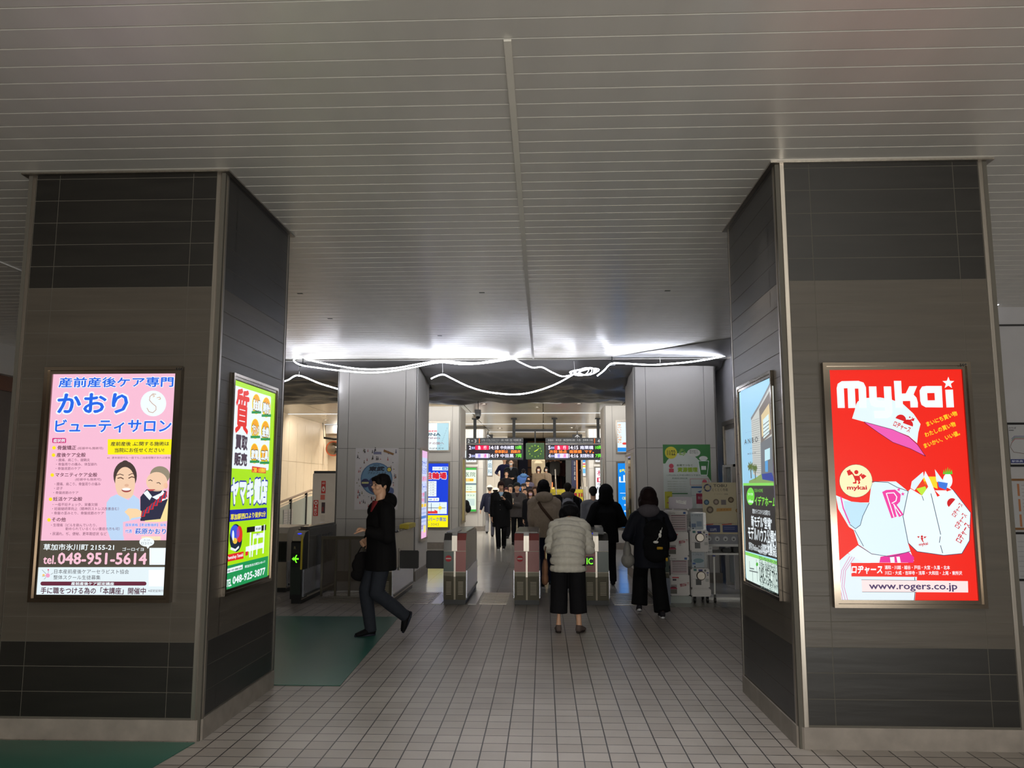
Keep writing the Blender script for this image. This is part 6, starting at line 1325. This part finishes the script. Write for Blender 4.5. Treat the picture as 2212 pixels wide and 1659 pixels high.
# 2 woman in the quilted jacket
t, J = figure('woman in a pale quilted jacket and black cropped trousers bending at the ticket gate', (.262, 8.84, 0), 0, 1.50, lean=.62, side=.06, head=(0, .75), hipz=.80, feet=[(-.108, .02, 0, 0, .05), (.112, .02, 0, 0, -.45)],
              hands=[(-.11, .35, .86), (.11, .35, .86)], elbows=[(-.22, -.2, -1), (.22, -.2, -1)], top=(186, 181, 171), bottom=(22, 21, 24), shoe=(92, 80, 76), sole=(50, 44, 42), hair=('bob', (12, 11, 13)), hs=1.2, bulk=1.22, hem=.10, legr=(.066, .062, .064), hemz=.20, vox=.0075, quilt=True, sleeve=1.08, hipw=1.15)
m = MB(); q = J['hc'] + J['RH'] @ Vector((0, -.08, .07)); m.tube([q + Vector((.045 * cos(a * pi / 6), -.02, .022 * sin(a * pi / 6))) for a in range(13)], .008, mat('hair_clip_gold', (150, 112, 60), .3, .8), 8); o = part(m, 'hair_clip', t, True, local=True)
soft('tote_bag', 'brown tote bag hanging beside the woman in the quilted jacket', 'bag', t, ((-.25, .05, .80), [((-.25, .05, .66), (.035, .11, .12)), ((-.25, .05, .56), (.04, .12, .07))]), cloth((116, 82, 62)), .01, folds(.005, 9), lambda b: [('handle', rod([Vector((0, -.05, -.04)), Vector((0, -.04, .05)), Vector((.01, .0, .10)), Vector((0, .04, .05)), Vector((0, .05, -.04))], .006, cloth((90, 60, 44))))])
# 3 beige hoodie
t, J = figure('person in a beige hooded jacket with a brown shoulder strap, seen from behind', (.035, 12.95, 0), radians(4), 1.67, lean=.06, side=-.06, feet=[(-.06, -.14, 0, .35, 0), (.09, .16, 0, 0, 0)], top=(142, 128, 114), bottom=(24, 26, 48), shoe=(40, 60, 66), hair=('bob', (12, 11, 12)), bulk=1.38, hem=.07, hood=(142, 128, 114), vox=.0095, sleeve=1.35, fold=.012, hands=[(-.22, -.02, .74), (.21, .06, .76)])
m = MB(); b_ = J['P']; m.tube([b_ + Vector((-.14, -.02, .47)), b_ + Vector((-.08, -.150, .36)), b_ + Vector((.05, -.175, .20)), b_ + Vector((.17, -.15, .05)), b_ + Vector((.2, -.02, -.03))], [(.022, .006)] * 5, cloth((66, 50, 40)), 8, hint=Vector((0, 1, 0))); part(m, 'shoulder_strap', t, True, local=True)
# 4 black hood
t, J = figure('person all in black with the hood up, seen from behind right of the IC gate', (1.01, 13.15, 0), 0, 1.57, lean=.05, feet=[(-.07, .1, 0, 0, 0), (.09, -.1, 0, .2, 0)], top=(12, 12, 14), bottom=(12, 12, 15), hair=('short', (12, 11, 12)), hood='up', bulk=1.25, hem=.10, vox=.0095, sleeve=1.35, hands=[(-.15, .16, .92), (.15, .16, .92)], elbows=[(-.6, -.6, -.6), (.6, -.6, -.6)])
# 5 backpack person
t, J = figure('person with a dark bob, grey hood and wide black trousers seen from behind', (1.285, 9.98, 0), radians(-4), 1.52, lean=.05, feet=[(-.13, .12, .02, .25, 0), (.13, -.12, 0, 0, .1)], top=(22, 24, 32), bottom=(14, 14, 16), shoe=(40, 38, 44), sole=(206, 206, 210), hair=('bob', (30, 18, 18)), hs=1.2, hood=(78, 74, 80), bulk=1.26, hem=.14, legr=(.064, .060, .066), vox=.0085, sleeve=1.2, hemz=.07, hands=[(-.14, .15, .86), (.14, .15, .88)], elbows=[(-.7, -.6, -.5), (.7, -.6, -.5)])
def bpx(b):
    q = MB(); q.ell(Vector((.05, -.13, .04)), (.012, .012, .02), WHITE); q.ell(Vector((.04, -.135, .00)), (.018, .014, .028), WHITE); q.ell(Vector((-.01, -.135, -.08)), (.032, .016, .016), WHITE); q.tube([Vector((.07, -.125, .09)), Vector((.04, -.135, .0)), Vector((-.01, -.135, -.08))], .003, WHITE, 6)
    r2 = MB(); r2.rbox((.0, -.145, -.165), (.07, -.135, -.135), mat('yellow_tag', (190, 150, 40), .5), .004)
    r3 = MB(); r3.rbox((.10, -.145, -.30), (.125, -.135, -.26), mat('yellow_tag', (190, 150, 40), .5), .004)
    s1 = rod([Vector((-.10, .02, .14)), Vector((-.11, .12, .20)), Vector((-.11, .2, .1))], .014, cloth((15, 15, 17))); s2 = rod([Vector((.10, .02, .14)), Vector((.11, .12, .20)), Vector((.11, .2, .1))], .014, cloth((15, 15, 17)))
    return [('charm', q), ('tag_label', r2), ('tag_label', r3), ('strap', s1), ('strap', s2)]
soft('backpack', 'black backpack with a white charm on the back of the person in wide trousers', 'backpack', t, ((.07, -.17, .98), [((.07, -.19, 1.02), (.15, .085, .14)), ((.07, -.19, .86), (.165, .095, .16)), ((.07, -.20, .76), (.15, .09, .11))]), cloth((15, 15, 18)), .01, folds(.005, 8), bpx)
soft('shoulder_bag', 'limp grey tote bag hanging at the left of the backpack wearer', 'bag', t, ((-.27, .0, .86), [((-.27, .0, .76), (.05, .09, .12)), ((-.26, .0, .66), (.085, .10, .09)), ((-.27, .0, .85), (.03, .06, .06))]), cloth((128, 126, 122)), .01, folds(.008, 9), lambda b: [('strap', rod([Vector((0, -.04, .03)), Vector((.02, -.03, .16)), Vector((.05, .0, .24)), Vector((.03, .04, .14)), Vector((0, .05, .02))], .008, cloth((110, 108, 104))))])
# 6.. people coming through the concourse
FAR = .017
def facing(u, Y, label, H, z=0, rz=180, **k):
    x = atY(u, 1051, Y).x; k.setdefault('vox', FAR)
    return figure(label, (x, Y, z), radians(rz), H, **k)
t, J = facing(1083, 20.4, 'young man in a long black coat walking forward with a phone raised to his chest', 1.70, hair=('bowl', (36, 20, 20)), top=(15, 15, 17), bottom=(16, 16, 19), shoe=(26, 26, 28), sole=(220, 220, 220), collar=(150, 175, 196), bulk=1.32, hem=.20, hands=[(-.10, .26, 1.24), (.23, .04, .76)], elbows=[(-.5, -.4, -1), (.5, -1, 0)], buttons=3, vox=.013, feet=[(-.06, -.10, 0, .2, 0), (.06, .12, 0, 0, 0)], head=(-.1, .25))
def phone(label, t, p, c):
    o = thing('smartphone', label, 'phone', world(t, p)[:], t.rotation_euler[2]); m = MB(); m.rbox((-.037, -.004, -.07), (.037, .004, .07), mat('phone_' + str(c[0]), c, .3), .006); q = part(m, 'case', o, local=True); q.rotation_euler = (-.6, 0, .3)
phone('dark phone in the raised hand of the man in the long black coat', t, J['W'][0] + Vector((.02, .05, .07)), (30, 30, 34))
t, J = facing(1117, 22.0, 'man in a black bucket hat and grey jacket holding a pale phone', 1.66, top=(76, 72, 72), bottom=(18, 18, 22), hair=('short', (22, 20, 20)), hat=('bucket', (28, 34, 38)), bulk=1.3, hem=.08, hands=[(.10, .30, 1.10), (.21, .05, .76)] , elbows=[(-.5, -.4, -1), (.5, -1, 0)], vox=.013, collar=(60, 50, 52))
phone('pale phone held up by the man in the bucket hat', t, J['W'][0] + Vector((.02, .05, .08)), (206, 198, 180))
facing(1058, 27.2, 'man in a white brimmed hat, navy jacket and grey trousers walking away', 1.60, rz=0, top=(32, 34, 52), bottom=(130, 130, 132), hair=('short', (90, 86, 84)), hat=('brim', (224, 218, 204)), bulk=1.2, hands=[(-.30, -.06, .76), (.2, .0, .74)], fold=.008)
t, J = facing(999, 24.2, 'person in a beige coat with a black backpack half hidden by the parking pillar', 1.52, rz=90, top=(196, 180, 160), bottom=(100, 126, 160), lean=.3, bulk=1.25, hem=.05)
soft('backpack', 'black backpack on the person in the beige coat beside the parking pillar', 'backpack', t, ((0, -.16, 1.02), [((0, -.12, 1.02), (.13, .10, .14)), ((0, -.16, .90), (.14, .11, .13))]), cloth((20, 20, 22)), .014)
t, J = facing(1226, 17.2, 'man in a black jacket with a grey backpack walking away', 1.64, rz=0, top=(18, 18, 22), bottom=(20, 22, 30), hair=('short', (30, 28, 26)), bulk=1.25, hood=(84, 80, 80), hands=[(-.13, .14, 1.34), (.22, .02, .76)], elbows=[(-1, -.3, -.5), (.5, -1, 0)], vox=.013)
soft('backpack', 'grey backpack with a curved black pocket on the man walking away', 'backpack', t, ((0, -.16, 1.05), [((0, -.15, 1.18), (.13, .09, .14)), ((0, -.17, 1.04), (.15, .11, .17)), ((0, -.18, .92), (.14, .10, .12))]), cloth((118, 120, 130)), .012, folds(.003, 8), lambda b: [('pocket', rod([Vector((-.10, -.115, .10)), Vector((-.06, -.135, .03)), Vector((.02, -.145, .02)), Vector((.09, -.12, .12))], .010, cloth((40, 42, 50)))), ('strap', rod([Vector((-.10, .02, .20)), Vector((-.09, .10, .30)), Vector((-.09, .2, .26))], .016, cloth((100, 102, 110)))), ('strap', rod([Vector((.10, .02, .20)), Vector((.09, .10, .30)), Vector((.09, .2, .26))], .016, cloth((100, 102, 110))))])
facing(1236, 19.6, 'person in a grey knitted cap and navy coat behind the grey backpack', 1.56, rz=0, top=(24, 26, 44), hat=('knit', (92, 86, 92)), bulk=1.2)
facing(1281, 15.4, 'person in a grey checked jacket mostly hidden behind the black hood', 1.56, rz=0, top=(104, 106, 110), bottom=(40, 40, 46), hair=('short', (40, 36, 36)), bulk=1.25)
facing(1103, 24.6, 'young man in glasses and a black jacket behind the two men with phones', 1.63, top=(20, 20, 22), hair=('bowl', (22, 18, 18)), glasses=True, bulk=1.2)
facing(1146, 21.2, 'woman with long hair and a pink face mask left of the beige hooded jacket', 1.50, top=(24, 24, 28), hair=('long', (60, 40, 34)), mask=(226, 190, 206))
facing(1156, 22.6, 'long-haired woman in a green top close behind the pink mask', 1.58, top=(36, 50, 38), hair=('long', (70, 50, 40)))
facing(1131, 25.6, 'person in a black cap with glasses in the middle of the crowd', 1.66, top=(40, 40, 42), hair=('short', (20, 18, 18)), hat=('cap', (20, 20, 22)), glasses=True)
facing(1134, 23.6, 'dark-haired person in a grey coat behind the man with the bucket hat', 1.50, top=(90, 86, 84), hair=('short', (24, 20, 20)))
facing(1094, 26.4, 'person in a dark red knitted cap half hidden by the long black coat', 1.52, top=(30, 26, 28), hat=('knit', (70, 24, 32)))
facing(1070, 25.4, 'person in a cream brimmed hat behind the man walking away on the left', 1.52, rz=0, top=(40, 44, 60), bottom=(60, 60, 70), hat=('brim', (226, 216, 190)))
def onstep(k): return Y0 + (k + .5) * TD, (k + 1) * RH
def stair(u, k, label, H, **kw):
    y, z = onstep(k); kw.setdefault('feet', [(-.05 * H, .0, 0, 0, 0), (.05 * H, .02, 0, 0, 0)]); return facing(u, y, label, H, z=z, **kw)
stair(1104, 5, 'bald man with a white face mask and a long black overcoat coming down the stairs', 1.70, hair=None, mask=(226, 224, 222), top=(17, 18, 22), bottom=(16, 18, 30), hem=.18, bulk=1.35, hands=[(-.1, .2, 1.0), (.1, .22, 1.0)], collar=(110, 116, 124))
stair(1104, 8, 'woman in a white mask and brown coat directly behind the bald man', 1.60, hair=('long', (40, 28, 24)), mask=(230, 228, 226), top=(54, 44, 38), bulk=1.3, hem=.15)
stair(1089.5, 6, 'person in navy at the left edge of the stairs', 1.68, top=(26, 28, 60), bottom=(30, 28, 34), hands=[(-.26, .05, .82), (.24, .16, 1.0)])
t, J = stair(1094, 3, 'person in black with a pink bag low on the left of the stairs', 1.56, top=(22, 20, 22), bottom=(24, 22, 26))
soft('pink_bag', 'dusty pink bag carried at the left of the stairs', 'bag', t, ((.24, .1, .8), [((.24, .1, .72), (.05, .08, .13)), ((.24, .1, .6), (.06, .09, .08))]), cloth((140, 70, 86)), .015)
stair(1131, 4, 'person in a light blue padded jacket on the stairs', 1.50, rz=0, top=(76, 110, 170), bottom=(40, 50, 80), hood=(90, 130, 180), bulk=1.35)
stair(1142, 3, 'child in a black and white coat beside the light blue jacket', 1.36, top=(86, 80, 96), hair=('bob', (30, 22, 22)), bulk=1.2)
stair(1140, 1, 'person in a black cap and dark coat on the lowest steps', 1.52, top=(20, 18, 26), hat=('cap', (20, 20, 22)), hair=('short', (20, 18, 18)), bulk=1.3)
stair(1163, 8, 'woman in a long cream padded coat high on the stairs', 1.62, top=(196, 178, 146), bottom=(180, 166, 140), hair=('long', (50, 34, 28)), mask=(226, 222, 220), bulk=1.4, hem=.16, sleeve=1.4)
stair(1163.5, 4, 'woman with long brown hair, white mask and brown sweater on the stairs', 1.60, top=(124, 106, 86), bottom=(128, 112, 84), hair=('long', (54, 30, 28)), mask=(232, 228, 226), bulk=1.25, hem=.06)
stair(1180, 5, 'child in a white mask and beige coat right of the brown sweater', 1.44, top=(150, 132, 112), bottom=(60, 54, 50), hair=('bob', (26, 20, 20)), mask=(226, 222, 220))
LZ = NR * RH
for (u, Y, lab, c, b, H_) in ((1190, 43.0, 'person in black walking away on the upper landing', (20, 24, 22), (24, 28, 44), 1.68), (1199, 42.0, 'person in a dark grey coat walking away on the upper landing', (76, 74, 72), (26, 24, 26), 1.70), (1212, 43.6, 'person in a maroon coat at the right of the upper landing', (60, 34, 34), (30, 26, 28), 1.66)):
    facing(u, Y, lab, H_, z=LZ, rz=0, top=c, bottom=b, bulk=1.3, hem=.12)
